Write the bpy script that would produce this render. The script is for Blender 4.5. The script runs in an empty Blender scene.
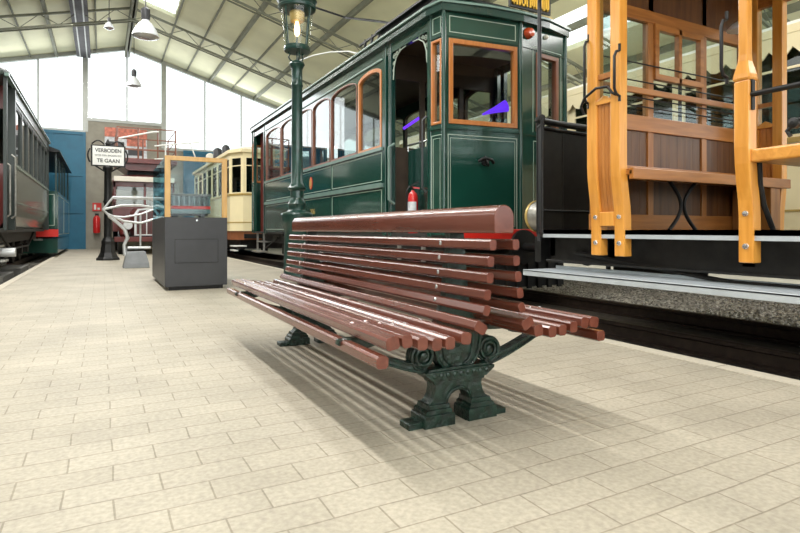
import bpy, bmesh, math, random
from mathutils import Vector, Matrix
random.seed(7)
PI = math.pi
S = bpy.context.scene
COL = S.collection

# ------------------------------------------------------------------ camera
cam_d = bpy.data.cameras.new('camera'); cam = bpy.data.objects.new('camera', cam_d); COL.objects.link(cam)
cam_d.sensor_width = 36; cam_d.lens = 36 * 558 / 800
cam_d.shift_y = -(266.5 - 230) / 800
cam_d.clip_start = 0.05; cam_d.clip_end = 300
cam.location = (0, 0, 0.8)
cam.rotation_euler = (PI / 2, 0, -math.atan(298 / 558))
S.camera = cam
# ------------------------------------------------------------------ sky, daylight, exposure
w = bpy.data.worlds.new('overcast_sky'); S.world = w; w.use_nodes = True
w.node_tree.nodes['Background'].inputs[0].default_value = (0.93, 0.97, 1.0, 1)
w.node_tree.nodes['Background'].inputs[1].default_value = 2.2
S.view_settings.view_transform = 'Standard'; S.view_settings.look = 'None'
S.view_settings.gamma = 1; S.view_settings.use_curve_mapping = False
S.view_settings.exposure = 0.0

def area(name, loc, rot, sx, sy, power, color=(1, 1, 1), spread=180):
    l = bpy.data.lights.new(name, 'AREA'); l.shape = 'RECTANGLE'; l.size = sx; l.size_y = sy
    l.energy = power; l.color = color; l.spread = math.radians(spread)
    o = bpy.data.objects.new(name, l); COL.objects.link(o); o.location = loc; o.rotation_euler = rot
    return o
# daylight entering through the roof lights (just under the panes), the far gable and the side windows; fill added at the rear
area('ridge_lamp_row', (-.68, 9.5, 7.66), (0, 0, 0), .42, 30, 1600, (1, .98, .94))
area('roof_daylight', (1.65, 6.0, 8.30), (0, 0, 0), 1.0, 26, 450, (1, .99, .96))
area('roof_daylight', (10.75, 6.0, 5.70), (0, math.atan(.29), 0), 1.2, 26, 900, (1, .99, .96))
area('roof_daylight', (-6.5, 6.0, 6.55), (0, -math.atan(.27), 0), 0.9, 26, 450, (1, .99, .96))
area('gable_daylight', (2.0, 26.3, 6.2), (PI / 2, 0, PI), 12, 2.6, 240, (.95, .98, 1))
area('gable_daylight', (2.0, -7.6, 3.6), (PI / 2, 0, 0), 14, 4.5, 520, (1, .99, .97))  # added fill for the front faces, set at the unseen rear gable

# ------------------------------------------------------------------ materials
def _tree(name):
    m = bpy.data.materials.new(name); m.use_nodes = True
    nt = m.node_tree; return m, nt, nt.nodes['Principled BSDF']

def M(name, col, rough=.5, metal=0, var=.12, scale=6, bump=0, coat=0, stretch=(1, 1, 1), emit=0):
    m, nt, p = _tree(name); N = nt.nodes; L = nt.links
    geo = N.new('ShaderNodeNewGeometry'); mp = N.new('ShaderNodeMapping'); mp.inputs['Scale'].default_value = stretch
    L.new(geo.outputs['Position'], mp.inputs['Vector'])
    nz = N.new('ShaderNodeTexNoise'); nz.inputs['Scale'].default_value = scale; nz.inputs['Detail'].default_value = 6
    L.new(mp.outputs[0], nz.inputs['Vector'])
    cr = N.new('ShaderNodeValToRGB')
    cr.color_ramp.elements[0].position = .3; cr.color_ramp.elements[1].position = .7
    cr.color_ramp.elements[0].color = tuple(c * (1 - var) for c in col) + (1,)
    cr.color_ramp.elements[1].color = tuple(min(1, c * (1 + var)) for c in col) + (1,)
    L.new(nz.outputs['Fac'], cr.inputs[0]); L.new(cr.outputs[0], p.inputs['Base Color'])
    p.inputs['Roughness'].default_value = rough; p.inputs['Metallic'].default_value = metal
    p.inputs['Coat Weight'].default_value = coat; p.inputs['Coat Roughness'].default_value = .08
    if bump:
        b = N.new('ShaderNodeBump'); b.inputs['Strength'].default_value = bump; b.inputs['Distance'].default_value = .01
        L.new(nz.outputs['Fac'], b.inputs['Height']); L.new(b.outputs[0], p.inputs['Normal'])
    if emit:
        p.inputs['Emission Color'].default_value = tuple(col) + (1,); p.inputs['Emission Strength'].default_value = emit
    return m

def glass(name, tint=(1, 1, 1), refl=1.0, rough=.01):
    m = bpy.data.materials.new(name); m.use_nodes = True; nt = m.node_tree; N = nt.nodes; L = nt.links
    N.remove(N['Principled BSDF']); out = N['Material Output']
    t = N.new('ShaderNodeBsdfTransparent'); t.inputs[0].default_value = tuple(tint) + (1,)
    g = N.new('ShaderNodeBsdfGlossy'); g.inputs['Roughness'].default_value = rough
    f = N.new('ShaderNodeLayerWeight'); f.inputs['Blend'].default_value = .5
    pw = N.new('ShaderNodeMath'); pw.operation = 'POWER'; pw.inputs[1].default_value = 4; L.new(f.outputs['Facing'], pw.inputs[0])
    ma = N.new('ShaderNodeMath'); ma.operation = 'MULTIPLY_ADD'; ma.inputs[1].default_value = .5; ma.inputs[2].default_value = .035; L.new(pw.outputs[0], ma.inputs[0])
    mu = N.new('ShaderNodeMath'); mu.operation = 'MULTIPLY'; mu.inputs[1].default_value = refl; mu.use_clamp = True
    L.new(ma.outputs[0], mu.inputs[0])
    mx = N.new('ShaderNodeMixShader'); L.new(mu.outputs[0], mx.inputs[0]); L.new(t.outputs[0], mx.inputs[1]); L.new(g.outputs[0], mx.inputs[2])
    L.new(mx.outputs[0], out.inputs[0]); return m

def paving():
    m, nt, p = _tree('clinker_paving'); N = nt.nodes; L = nt.links
    geo = N.new('ShaderNodeNewGeometry'); mp = N.new('ShaderNodeMapping')
    mp.inputs['Location'].default_value = (0.135 * 2 - .04, .0275, 0)
    L.new(geo.outputs['Position'], mp.inputs['Vector'])
    # slight waviness so that the courses are not ruler straight
    wz = N.new('ShaderNodeTexNoise'); wz.inputs['Scale'].default_value = 2.5; L.new(geo.outputs['Position'], wz.inputs['Vector'])
    wm = N.new('ShaderNodeVectorMath'); wm.operation = 'SCALE'; wm.inputs['Scale'].default_value = .018
    L.new(wz.outputs['Color'], wm.inputs[0])
    wa = N.new('ShaderNodeVectorMath'); L.new(mp.outputs[0], wa.inputs[0]); L.new(wm.outputs[0], wa.inputs[1])
    br = N.new('ShaderNodeTexBrick'); L.new(wa.outputs[0], br.inputs['Vector'])
    br.inputs['Scale'].default_value = 1; br.inputs['Brick Width'].default_value = .27; br.inputs['Row Height'].default_value = .1355
    br.inputs['Mortar Size'].default_value = .0032; br.inputs['Mortar Smooth'].default_value = .3; br.offset = .5
    br.inputs['Color1'].default_value = (.375, .335, .262, 1); br.inputs['Color2'].default_value = (.412, .370, .292, 1)
    br.inputs['Mortar'].default_value = (.27, .235, .175, 1)
    nz = N.new('ShaderNodeTexNoise'); nz.inputs['Scale'].default_value = 55; nz.inputs['Detail'].default_value = 8
    L.new(geo.outputs['Position'], nz.inputs['Vector'])
    n2 = N.new('ShaderNodeTexNoise'); n2.inputs['Scale'].default_value = 1.7; n2.inputs['Detail'].default_value = 5
    L.new(geo.outputs['Position'], n2.inputs['Vector'])
    r1 = N.new('ShaderNodeMapRange'); r1.inputs[1].default_value = .25; r1.inputs[2].default_value = .75; r1.inputs[3].default_value = .80; r1.inputs[4].default_value = 1.18
    L.new(nz.outputs['Fac'], r1.inputs[0])
    r2 = N.new('ShaderNodeMapRange'); r2.inputs[1].default_value = .3; r2.inputs[2].default_value = .7; r2.inputs[3].default_value = .86; r2.inputs[4].default_value = 1.12
    L.new(n2.outputs['Fac'], r2.inputs[0])
    mm = N.new('ShaderNodeMath'); mm.operation = 'MULTIPLY'; L.new(r1.outputs[0], mm.inputs[0]); L.new(r2.outputs[0], mm.inputs[1])
    vm = N.new('ShaderNodeVectorMath'); vm.operation = 'SCALE'; L.new(br.outputs['Color'], vm.inputs[0]); L.new(mm.outputs[0], vm.inputs['Scale'])
    L.new(vm.outputs[0], p.inputs['Base Color'])
    p.inputs['Roughness'].default_value = .62
    # height: joints low, grain rough
    inv = N.new('ShaderNodeMath'); inv.operation = 'MULTIPLY_ADD'; inv.inputs[1].default_value = -1; inv.inputs[2].default_value = 1
    L.new(br.outputs['Fac'], inv.inputs[0])
    ad = N.new('ShaderNodeMath'); ad.operation = 'MULTIPLY_ADD'; ad.inputs[1].default_value = .25; L.new(nz.outputs['Fac'], ad.inputs[0]); L.new(inv.outputs[0], ad.inputs[2])
    b = N.new('ShaderNodeBump'); b.inputs['Strength'].default_value = .55; b.inputs['Distance'].default_value = .004
    L.new(ad.outputs[0], b.inputs['Height']); L.new(b.outputs[0], p.inputs['Normal'])
    return m

def wood(name, a, b, grain='z', rough=.35, coat=.3, scale=9):
    m, nt, p = _tree(name); N = nt.nodes; L = nt.links
    geo = N.new('ShaderNodeNewGeometry'); mp = N.new('ShaderNodeMapping')
    st = {'x': (.09, 1, 1), 'y': (1, .09, 1), 'z': (1, 1, .09)}[grain]; mp.inputs['Scale'].default_value = st
    L.new(geo.outputs['Position'], mp.inputs['Vector'])
    nz = N.new('ShaderNodeTexNoise'); nz.inputs['Scale'].default_value = scale * 4; nz.inputs['Detail'].default_value = 7; nz.inputs['Distortion'].default_value = .6
    L.new(mp.outputs[0], nz.inputs['Vector'])
    cr = N.new('ShaderNodeValToRGB'); cr.color_ramp.elements[0].position = .32; cr.color_ramp.elements[1].position = .66
    cr.color_ramp.elements[0].color = tuple(a) + (1,); cr.color_ramp.elements[1].color = tuple(b) + (1,)
    L.new(nz.outputs['Fac'], cr.inputs[0]); L.new(cr.outputs[0], p.inputs['Base Color'])
    p.inputs['Roughness'].default_value = rough; p.inputs['Coat Weight'].default_value = coat; p.inputs['Coat Roughness'].default_value = .15
    bp = N.new('ShaderNodeBump'); bp.inputs['Strength'].default_value = .08; bp.inputs['Distance'].default_value = .004
    L.new(nz.outputs['Fac'], bp.inputs['Height']); L.new(bp.outputs[0], p.inputs['Normal'])
    return m

def gravel_mat():
    m, nt, p = _tree('grey_gravel'); N = nt.nodes; L = nt.links
    geo = N.new('ShaderNodeNewGeometry'); v = N.new('ShaderNodeTexVoronoi'); v.inputs['Scale'].default_value = 32
    L.new(geo.outputs['Position'], v.inputs['Vector'])
    hs = N.new('ShaderNodeSeparateColor'); L.new(v.outputs['Color'], hs.inputs[0])
    cr = N.new('ShaderNodeValToRGB'); cr.color_ramp.elements[0].color = (.14, .13, .115, 1); cr.color_ramp.elements[1].color = (.60, .56, .50, 1)
    L.new(hs.outputs[0], cr.inputs[0]); L.new(cr.outputs[0], p.inputs['Base Color']); p.inputs['Roughness'].default_value = .9
    b = N.new('ShaderNodeBump'); b.invert = True; b.inputs['Strength'].default_value = 1; b.inputs['Distance'].default_value = .03
    L.new(v.outputs['Distance'], b.inputs['Height']); L.new(b.outputs[0], p.inputs['Normal'])
    return m

m_pave = paving(); m_gravel = gravel_mat()
m_kerb = M('pale_kerb', (.50, .45, .36), .7, var=.08, scale=20, bump=.2)
m_soil = M('oily_soil', (.045, .036, .028), .85, var=.5, scale=25, bump=.8)
m_rail = M('rusty_rail', (.045, .03, .022), .5, .4, .3, 15)
m_ceil = M('cream_roof_panel', (.70, .685, .47), .8, var=.07, scale=1.2)
m_steelw = M('pale_steel', (.50, .52, .50), .5, .1, .08, 4)
m_truss = M('grey_green_steel', (.20, .205, .15), .8, 0, .1, 4)
m_duct = M('dark_grey_steel', (.075, .07, .075), .7, 0, .1, 4)
m_conc = M('grey_beige_wall', (.33, .31, .26), .85, var=.12, scale=3, bump=.1)
m_blue = M('blue_paint', (.015, .14, .24), .45, var=.1, scale=3)
m_wallp = M('pale_wall', (.42, .41, .36), .8, var=.06, scale=2)
m_gl = glass('clear_glass', (.97, .99, .98))
m_glt = glass('tram_glass', (.80, .85, .84), 1.6)
m_gldark = glass('smoky_glass', (.35, .40, .38), .9)
m_glcaset = glass('tinted_display_glass', (.50, .72, .78), .6)
m_glcase = glass('display_glass', (.92, .97, .98), .35)
m_bench = wood('red_brown_varnish', (.102, .024, .013), (.155, .042, .024), 'y', .26, .45, 5)
m_iron = M('dark_green_cast_iron', (.006, .023, .015), .34, .1, .7, 34, bump=1.0, coat=.2)
m_lampg = M('lamp_green_paint', (.006, .036, .028), .28, .1, .3, 18, bump=.15, coat=.3)
m_bolt = M('bright_steel', (.72, .72, .72), .25, .9, .05)
m_dgrey = M('anthracite_paint', (.045, .046, .05), .42, .1, .08, 6)
m_brass = wood('ochre_wood_frame', (.50, .27, .06), (.62, .36, .10), 'z', .35, .3)
m_tram = M('tram_green', (.007, .050, .035), .16, 0, .10, 2, coat=.7)
m_tramd = M('tram_green_dark', (.008, .038, .030), .22, 0, .15, 3, coat=.5)
m_trims = M('grey_green_moulding', (.16, .24, .21), .25, 0, .1, 5, coat=.4)
m_line = M('pale_lining', (.42, .50, .42), .4, 0, .05)
m_orange = wood('orange_window_wood', (.46, .15, .03), (.56, .20, .05), 'z', .3, .4)
m_redwood = wood('red_brown_frame', (.17, .05, .025), (.24, .08, .035), 'z', .3, .4)
m_black = M('black_iron', (.012, .012, .012), .45, .3, .3, 12)
m_under = M('sooty_underframe', (.02, .018, .016), .7, .1, .4, 10, bump=.3)
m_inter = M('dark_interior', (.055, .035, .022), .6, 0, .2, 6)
m_redp = M('signal_red', (.62, .02, .012), .4, 0, .06)
m_redext = M('extinguisher_red', (.65, .02, .02), .25, 0, .04, coat=.5)
m_white = M('white_enamel', (.80, .80, .76), .35, 0, .04)
m_text = M('black_letters', (.02, .02, .02), .5, 0, .05)
m_gold = M('gold_letters', (.55, .38, .12), .35, .3, .1)
m_yel = wood('yellow_varnished_ash', (.66, .27, .035), (.80, .37, .07), 'z', .28, .5, 6)
m_yelx = wood('yellow_varnished_ash_lengthwise', (.62, .25, .035), (.78, .36, .07), 'x', .28, .5, 6)
m_oak = wood('brown_oak_panel', (.30, .11, .022), (.46, .19, .045), 'z', .35, .35, 5)
m_oakd = wood('dark_oak_panel', (.075, .027, .007), (.15, .058, .014), 'z', .4, .3, 5)
m_oakx = wood('brown_oak_rail', (.32, .115, .022), (.48, .19, .04), 'x', .33, .35, 5)
m_steel = M('galvanised_step', (.55, .60, .64), .38, .3, .08, 9)
m_cream = M('cream_paint', (.92, .80, .50), .35, 0, .04, 2, coat=.3)
m_creamp = M('pale_cream_roof', (.80, .76, .66), .5, 0, .04, 2)
m_rust = M('rust_brown_apron', (.26, .09, .035), .5, 0, .2, 4)
m_maroon = M('maroon_paint', (.13, .020, .016), .35, 0, .12, 4, coat=.3)
m_silver = M('silver_paint', (.62, .63, .63), .35, .4, .06, 8)
m_greyw = M('weathered_grey_timber', (.10, .095, .085), .85, 0, .3, 10, bump=.4)
m_ltram = M('aged_dark_green', (.009, .018, .013), .4, 0, .2, 5, coat=.1)
m_lpanel = M('aged_grey_green_panel', (.10, .115, .09), .25, 0, .2, 4, coat=.5)
m_poster = M('poster_white', (.66, .68, .72), .6, 0, .25, 9)
m_posterr = M('poster_red', (.60, .19, .13), .6, 0, .4, 9)
m_violet = M('violet_reflection_glow', (.14, .03, .85), .4, emit=1.6)  # glow standing in for violet reflections, no lamp of the tram
m_bulb = M('warm_bulb', (1.0, .66, .30), .4, emit=4)
m_lampw = M('lamp_shade_white', (.72, .74, .76), .3, .2, .04)
m_reflect = M('ribbed_aluminium', (.62, .63, .64), .25, .7, .06)
m_dsilver = M('worn_silver', (.34, .33, .30), .35, .6, .3, 14)

# ------------------------------------------------------------------ mesh builder
WL = {}
class MB:
    def __init__(s): s.bm = bmesh.new(); s.M = None
    def v(s, p):
        p = Vector(p)
        if s.M is not None: p = s.M @ p
        return s.bm.verts.new(p)
    def f(s, vs):
        try: return s.bm.faces.new(vs)
        except ValueError: return None
    def box(s, x0, x1, y0, y1, z0, z1, c=0):
        if c:
            pl = [(x0 + c, z0), (x1 - c, z0), (x1, z0 + c), (x1, z1 - c), (x1 - c, z1), (x0 + c, z1), (x0, z1 - c), (x0, z0 + c)]
            return s.prism(pl, 'y', y0, y1)
        V = [s.v(p) for p in ((x0, y0, z0), (x1, y0, z0), (x1, y1, z0), (x0, y1, z0), (x0, y0, z1), (x1, y0, z1), (x1, y1, z1), (x0, y1, z1))]
        for q in ((0, 3, 2, 1), (4, 5, 6, 7), (0, 1, 5, 4), (1, 2, 6, 5), (2, 3, 7, 6), (3, 0, 4, 7)): s.f([V[i] for i in q])
        return s
    @staticmethod
    def P(ax, a, u, v): return (a, u, v) if ax == 'x' else ((u, a, v) if ax == 'y' else (u, v, a))
    def prism(s, poly, ax, a0, a1):
        A = [s.v(s.P(ax, a0, *p)) for p in poly]; B = [s.v(s.P(ax, a1, *p)) for p in poly]; n = len(poly)
        s.f(A[::-1]); s.f(B)
        for i in range(n): s.f([A[i], A[(i + 1) % n], B[(i + 1) % n], B[i]])
        return s
    def ring(s, outer, inner, ax, a0, a1):
        n = len(outer); L = [[s.v(s.P(ax, a, *p)) for p in poly] for a in (a0, a1) for poly in (outer, inner)]
        for i in range(n):
            j = (i + 1) % n
            s.f([L[0][i], L[0][j], L[1][j], L[1][i]]); s.f([L[2][i], L[3][i], L[3][j], L[2][j]])
            s.f([L[0][i], L[2][i], L[2][j], L[0][j]]); s.f([L[1][i], L[1][j], L[3][j], L[3][i]])
        return s
    def frame(s, ax, a0, a1, u0, u1, v0, v1, t):
        return s.ring([(u0, v0), (u1, v0), (u1, v1), (u0, v1)], [(u0 + t, v0 + t), (u1 - t, v0 + t), (u1 - t, v1 - t), (u0 + t, v1 - t)], ax, a0, a1)
    def loft(s, polys, cap=True, closed=True):
        Ls = [[s.v(p) for p in poly] for poly in polys]; n = len(Ls[0])
        for a, b in zip(Ls, Ls[1:]):
            for i in range(n if closed else n - 1): s.f([a[i], a[(i + 1) % n], b[(i + 1) % n], b[i]])
        if cap: s.f(Ls[0][::-1]); s.f(Ls[-1])
        return s
    def tube(s, pts, r, n=8, closed=False):
        P = [Vector(p) for p in pts]; m = len(P); rings = []; up = None
        for i, p in enumerate(P):
            if closed: t = (P[(i + 1) % m] - P[i - 1])
            else: t = (P[min(i + 1, m - 1)] - P[max(i - 1, 0)])
            t.normalize()
            if up is None: up = t.orthogonal().normalized()
            else:
                up = up - t * up.dot(t)
                up = up.normalized() if up.length > 1e-6 else t.orthogonal().normalized()
            sd = t.cross(up); rr = r[i] if isinstance(r, (list, tuple)) else r
            rings.append([s.v(p + (up * math.cos(2 * PI * k / n) + sd * math.sin(2 * PI * k / n)) * rr) for k in range(n)])
        prs = list(zip(rings, rings[1:])) + ([(rings[-1], rings[0])] if closed else [])
        for a, b in prs:
            for k in range(n): s.f([a[k], a[(k + 1) % n], b[(k + 1) % n], b[k]])
        if not closed: s.f(rings[0][::-1]); s.f(rings[-1])
        return s
    def lathe(s, prof, c, ax='z', n=24, sq=False):
        rings = []
        for r, h in prof:
            ring = []
            for k in range(n):
                a = 2 * PI * (k + .5) / n; u, v = r * math.cos(a), r * math.sin(a)
                o = (u, v, h) if ax == 'z' else ((h, u, v) if ax == 'x' else (u, h, v))
                ring.append(s.v((c[0] + o[0], c[1] + o[1], c[2] + o[2])))
            rings.append(ring)
        for a, b in zip(rings, rings[1:]):
            for k in range(n): s.f([a[k], a[(k + 1) % n], b[(k + 1) % n], b[k]])
        s.f(rings[0][::-1]); s.f(rings[-1]); return s
    def bar(s, p, q, wd, ht, up=(0, 0, 1)):
        p, q = Vector(p), Vector(q); t = (q - p).normalized(); u = Vector(up); u = (u - t * u.dot(t)).normalized(); sd = t.cross(u)
        ls = [[a + sd * x * wd / 2 + u * z * ht / 2 for x, z in ((-1, -1), (1, -1), (1, 1), (-1, 1))] for a in (p, q)]
        return s.loft(ls)
    def build(s, name, mt, parent=None, bevel=0, smooth=False, loc=None):
        bm = s.bm; bmesh.ops.recalc_face_normals(bm, faces=bm.faces)
        if parent is not None: off = WL[parent]
        elif loc is not None: off = Vector(loc)
        else:
            c = [[v.co[i] for v in bm.verts] for i in range(3)]
            off = Vector(((min(c[0]) + max(c[0])) / 2, (min(c[1]) + max(c[1])) / 2, min(c[2])))
        for v in bm.verts: v.co -= off
        me = bpy.data.meshes.new(name); bm.to_mesh(me); bm.free()
        me.materials.append(mt)
        if smooth:
            for p in me.polygons: p.use_smooth = True
            try: me.set_sharp_from_angle(angle=math.radians(38))
            except Exception: pass
        o = bpy.data.objects.new(name, me); COL.objects.link(o)
        if parent is not None: o.parent = parent
        else: o.location = off
        WL[o] = off.copy()
        if bevel:
            b = o.modifiers.new('bevel', 'BEVEL'); b.width = bevel; b.segments = 2; b.limit_method = 'ANGLE'; b.angle_limit = math.radians(35)
        return o

def root(name, loc, label, cat, group=None):
    o = bpy.data.objects.new(name, None); COL.objects.link(o); o.location = loc; o.empty_display_size = .1
    WL[o] = Vector(loc); return tag(o, label, cat, group)
def tag(o, label, cat, group=None):
    o['label'] = label; o['category'] = cat
    if group: o['group'] = group
    return o
def struct(o): o['kind'] = 'structure'; return o
def box(name, mt, parent, *a, bevel=0): return MB().box(*a).build(name, mt, parent, bevel)
def each(name, mt, parent, boxes, bevel=0):
    return [box(name, mt, parent, *q, bevel=bevel) for q in boxes]
def copy_tree(o, parent=None):
    c = o.copy(); COL.objects.link(c); WL[c] = WL[o].copy()
    if parent is not None: c.parent = parent
    for ch in [x for x in bpy.data.objects if x.parent == o and x is not c and x.name not in ()]:
        copy_tree(ch, c)
    return c
def text(name, body, mt, parent, loc, rot, size, sx=1.0, extrude=.002, align='CENTER', bold=0):
    cu = bpy.data.curves.new(name, 'FONT'); cu.body = body; cu.size = size; cu.extrude = extrude
    cu.offset = bold; cu.align_x = align; cu.align_y = 'CENTER'
    t = bpy.data.objects.new(name, cu); COL.objects.link(t)
    dg = bpy.context.evaluated_depsgraph_get(); me = bpy.data.meshes.new_from_object(t.evaluated_get(dg))
    bpy.data.objects.remove(t); me.materials.clear(); me.materials.append(mt)
    mx = Matrix.Translation(Vector(loc) - WL[parent]) @ rot.to_4x4() @ Matrix.Diagonal((sx, 1, 1, 1))
    me.transform(mx); o = bpy.data.objects.new(name, me); COL.objects.link(o); o.parent = parent; WL[o] = WL[parent].copy()
    return o
FACE_S = Matrix.Rotation(PI / 2, 3, 'X')                      # text facing -Y
FACE_W = Matrix.Rotation(-PI / 2, 3, 'Z') @ Matrix.Rotation(PI / 2, 3, 'X')   # text facing -X
def arch(u0, u1, z0, z1, rise, n=10):
    """window outline with a flat segmental arch on top, clockwise from bottom-left"""
    pts = [(u0, z0), (u1, z0)]
    for i in range(n + 1):
        a = PI * i / n; pts.append(((u0 + u1) / 2 + math.cos(a) * (u1 - u0) / 2, z1 - rise + rise * math.sin(a)))
    return pts
# ================================================================== SETTING
def zr(X): return 9.06 - .29 * X if X > .96 else 8.53 + .26 * X      # underside of the roof
Y0, Y1, XL, XR = -8.0, 27.0, -9.0, 15.0
struct(box('floor_platform', m_pave, None, -1.2, 3.14, Y0, Y1, -.3, 0))
k = MB()
y = Y0
while y < Y1 - .5:
    k.box(3.14, 3.26, y + .004, y + .996, -.3, .004); k.box(-1.3, -1.2, y + .004, y + .996, -.3, .004); y += 1
struct(k.build('trim_1', m_kerb))
struct(MB().box(3.26, 5.35, Y0, Y1, -.3, -.14).build('floor_trackbed', m_soil))
# lumpy gravel beyond the rails
def lumpy(x0, x1, y0, y1, z, amp, nx, ny, name, mt):
    b = MB(); V = [[b.v((x0 + (x1 - x0) * i / nx, y0 + (y1 - y0) * j / ny, z + random.uniform(-amp, amp))) for i in range(nx + 1)] for j in range(ny + 1)]
    for j in range(ny):
        for i in range(nx): b.f([V[j][i], V[j][i + 1], V[j + 1][i + 1], V[j + 1][i]])
    return b.build(name, mt)
g = lumpy(5.2, 7.6, -1, 14, -.10, .022, 82, 420, 'track_gravel', m_gravel); tag(g, 'grey stone gravel spread beside and beyond the rails on the right', 'gravel'); g['kind'] = 'stuff'
g = lumpy(-4.6, -1.3, 6, 26.9, -.165, .014, 80, 400, 'track_gravel', m_gravel); tag(g, 'grey stone gravel around the rails on the left of the platform', 'gravel'); g['kind'] = 'stuff'
struct(MB().box(5.35, XR, Y0, Y1, -.3, -.13).build('floor_right', m_conc))
struct(MB().box(XL, -1.3, Y0, Y1, -.3, -.19).build('floor_left', m_soil))
# rails: each its own thing
for i, (x, wh) in enumerate(((3.98, 'rail of the right-hand track, nearest the paved platform'), (5.06, 'rail of the right-hand track, farther from the platform'),
                             (-1.95, 'rail of the left-hand track, nearest the platform'), (-3.03, 'rail of the left-hand track, farther from the platform'), (7.81, 'rail under the near side of the far right cream tram'), (8.89, 'rail under the far side of the far right cream tram'))):
    b = MB(); b.prism([(x - .06, -.14), (x + .06, -.14), (x + .06, -.125), (x + .01, -.115), (x + .01, -.04), (x + .033, -.03), (x + .033, -.002), (x + .025, .0), (x - .025, .0), (x - .033, -.002), (x - .033, -.03), (x - .01, -.04), (x - .01, -.115), (x - .06, -.125)], 'y', Y0 + .2, Y1 - .2)
    tag(b.build('rail', m_rail), 'rusty dark steel ' + wh, 'rail')
# walls
struct(MB().box(XL - .2, XL, Y0, Y1, -.3, 6.5).build('wall_left', m_wallp))
b = MB(); b.box(XR, XR + .2, Y0, Y1, -.3, 2.6); b.box(XR, XR + .2, Y0, Y1, 4.5, 5.2)
struct(b.build('wall_right', m_wallp))
b = MB(); f = b
for yy in [Y0 + 2.5 * i for i in range(15)]: b.box(XR + .02, XR + .14, yy - .05, yy + .05, 2.6, 4.5)
b.box(XR + .02, XR + .14, Y0, Y1, 3.5, 3.58)
w3 = struct(b.build('window_3', m_steelw)); box('pane', m_gl, w3, XR + .06, XR + .07, Y0, Y1, 2.6, 4.5)
def gable(y, name_wall, name_win, zb, cols, thins, doors, t=.2):
    """glazed gable: solid wall up to zb(x), frame and panes above"""
    b = MB()
    for (x0, x1, z) in zb: b.box(x0, x1, y, y + t, -.3, z)
    struct(b.build(name_wall, m_conc))
    w = MB()
    for x in cols: w.box(x - .10, x + .10, y - .02, y + .12, min(q[2] for q in zb if q[0] <= x <= q[1] + .01) , zr(x) - .05)
    for x in thins: w.box(x - .03, x + .03, y, y + .1, min(q[2] for q in zb if q[0] <= x <= q[1] + .01), zr(x) - .05)
    for (x0, x1, z) in zb: w.box(x0, x1, y - .03, y + .12, z - .08, z + .05)
    w.loft([[(XL, y - .05, zr(XL) - .16), (XL, y + .15, zr(XL) - .16), (XL, y + .15, zr(XL)), (XL, y - .05, zr(XL))],
            [(.96, y - .05, zr(.96) - .16), (.96, y + .15, zr(.96) - .16), (.96, y + .15, zr(.96)), (.96, y - .05, zr(.96))],
            [(XR, y - .05, zr(XR) - .16), (XR, y + .15, zr(XR) - .16), (XR, y + .15, zr(XR)), (XR, y - .05, zr(XR))]])
    fr = struct(w.build(name_win, m_steelw)); p = MB()
    for (x0, x1, z) in zb:
        xs = [x0] + ([.96] if x0 < .96 < x1 else []) + [x1]
        for a, c in zip(xs, xs[1:]): p.prism([(a, z), (c, z), (c, zr(c)), (a, zr(a))], 'y', y + .04, y + .05)
    p.build('pane', m_gl, fr)
gable(Y1, 'wall_far', 'window_1', [(XL, -4.2, 4.9), (-4.2, -.62, 4.95), (-.62, 2.44, 5.5), (2.44, 9.5, 4.45), (9.5, XR, 4.45)],
      [-.62, 2.44, 7.6, 11], [-2.3, .96, 4.2, 5.85, 9.3, -4.1, -6], None)
gable(Y0 - .2, 'wall_behind', 'window_2', [(XL, XR, 1.0)], [-4, 1, 6, 11], [-6.5, -1.5, 3.5, 8.5, 13], None)
# blue sliding doors
def blue_door(n, x0, x1, z1):
    b = MB(); b.box(x0, x1, Y1 - .12, Y1 - .02, 0, z1)
    d = struct(b.build('door_%d' % n, m_blue)); fb = MB(); nx = max(2, round((x1 - x0) / 1.2))
    for i in range(nx + 1): x = x0 + (x1 - x0) * i / nx; fb.box(x - .06, x + .06, Y1 - .17, Y1 - .12, 0, z1)
    for z in (.06, 1.55, 3.1, z1 - .06): fb.box(x0, x1, Y1 - .16, Y1 - .12, z - .06, z + .06)
    fb.build('door_frame', m_blue, d)
blue_door(1, -4.2, -.66, 4.9)
blue_door(2, 3.3, 8.0, 4.4)
# roof: slopes with roof lights
b = MB()
def slab(x0, x1, y0, y1):
    b.loft([[(x0, y0, zr(x0)), (x0, y1, zr(x0)), (x0, y1, zr(x0) + .15), (x0, y0, zr(x0) + .15)], [(x1, y0, zr(x1)), (x1, y1, zr(x1)), (x1, y1, zr(x1) + .15), (x1, y0, zr(x1) + .15)]])
def zrr(x): return zr(x)
SK = [(1.1, 2.3), (10.1, 11.4), (-7.0, -6.0)]; SY0, SY1 = -7, 21.4
edges = [XL, -7.0, -6.0, .96, 1.1, 2.3, 10.1, 11.4, XR]
for a, c in zip(edges, edges[1:]):
    if (a, c) in SK: slab(a, c, SY1, Y1 + .3); slab(a, c, Y0 - .3, SY0)
    else: slab(a + (.0001 if a == .96 else 0), c, Y0 - .3, Y1 + .3)
struct(b.build('ceiling', m_ceil))
b = MB()
for a, c in SK:
    b.loft([[(a, SY0, zr(a) + .06), (a, SY1, zr(a) + .06), (a, SY1, zr(a) + .07), (a, SY0, zr(a) + .07)], [(c, SY0, zr(c) + .06), (c, SY1, zr(c) + .06), (c, SY1, zr(c) + .07), (c, SY0, zr(c) + .07)]])
struct(b.build('window_4', m_gl))
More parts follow.
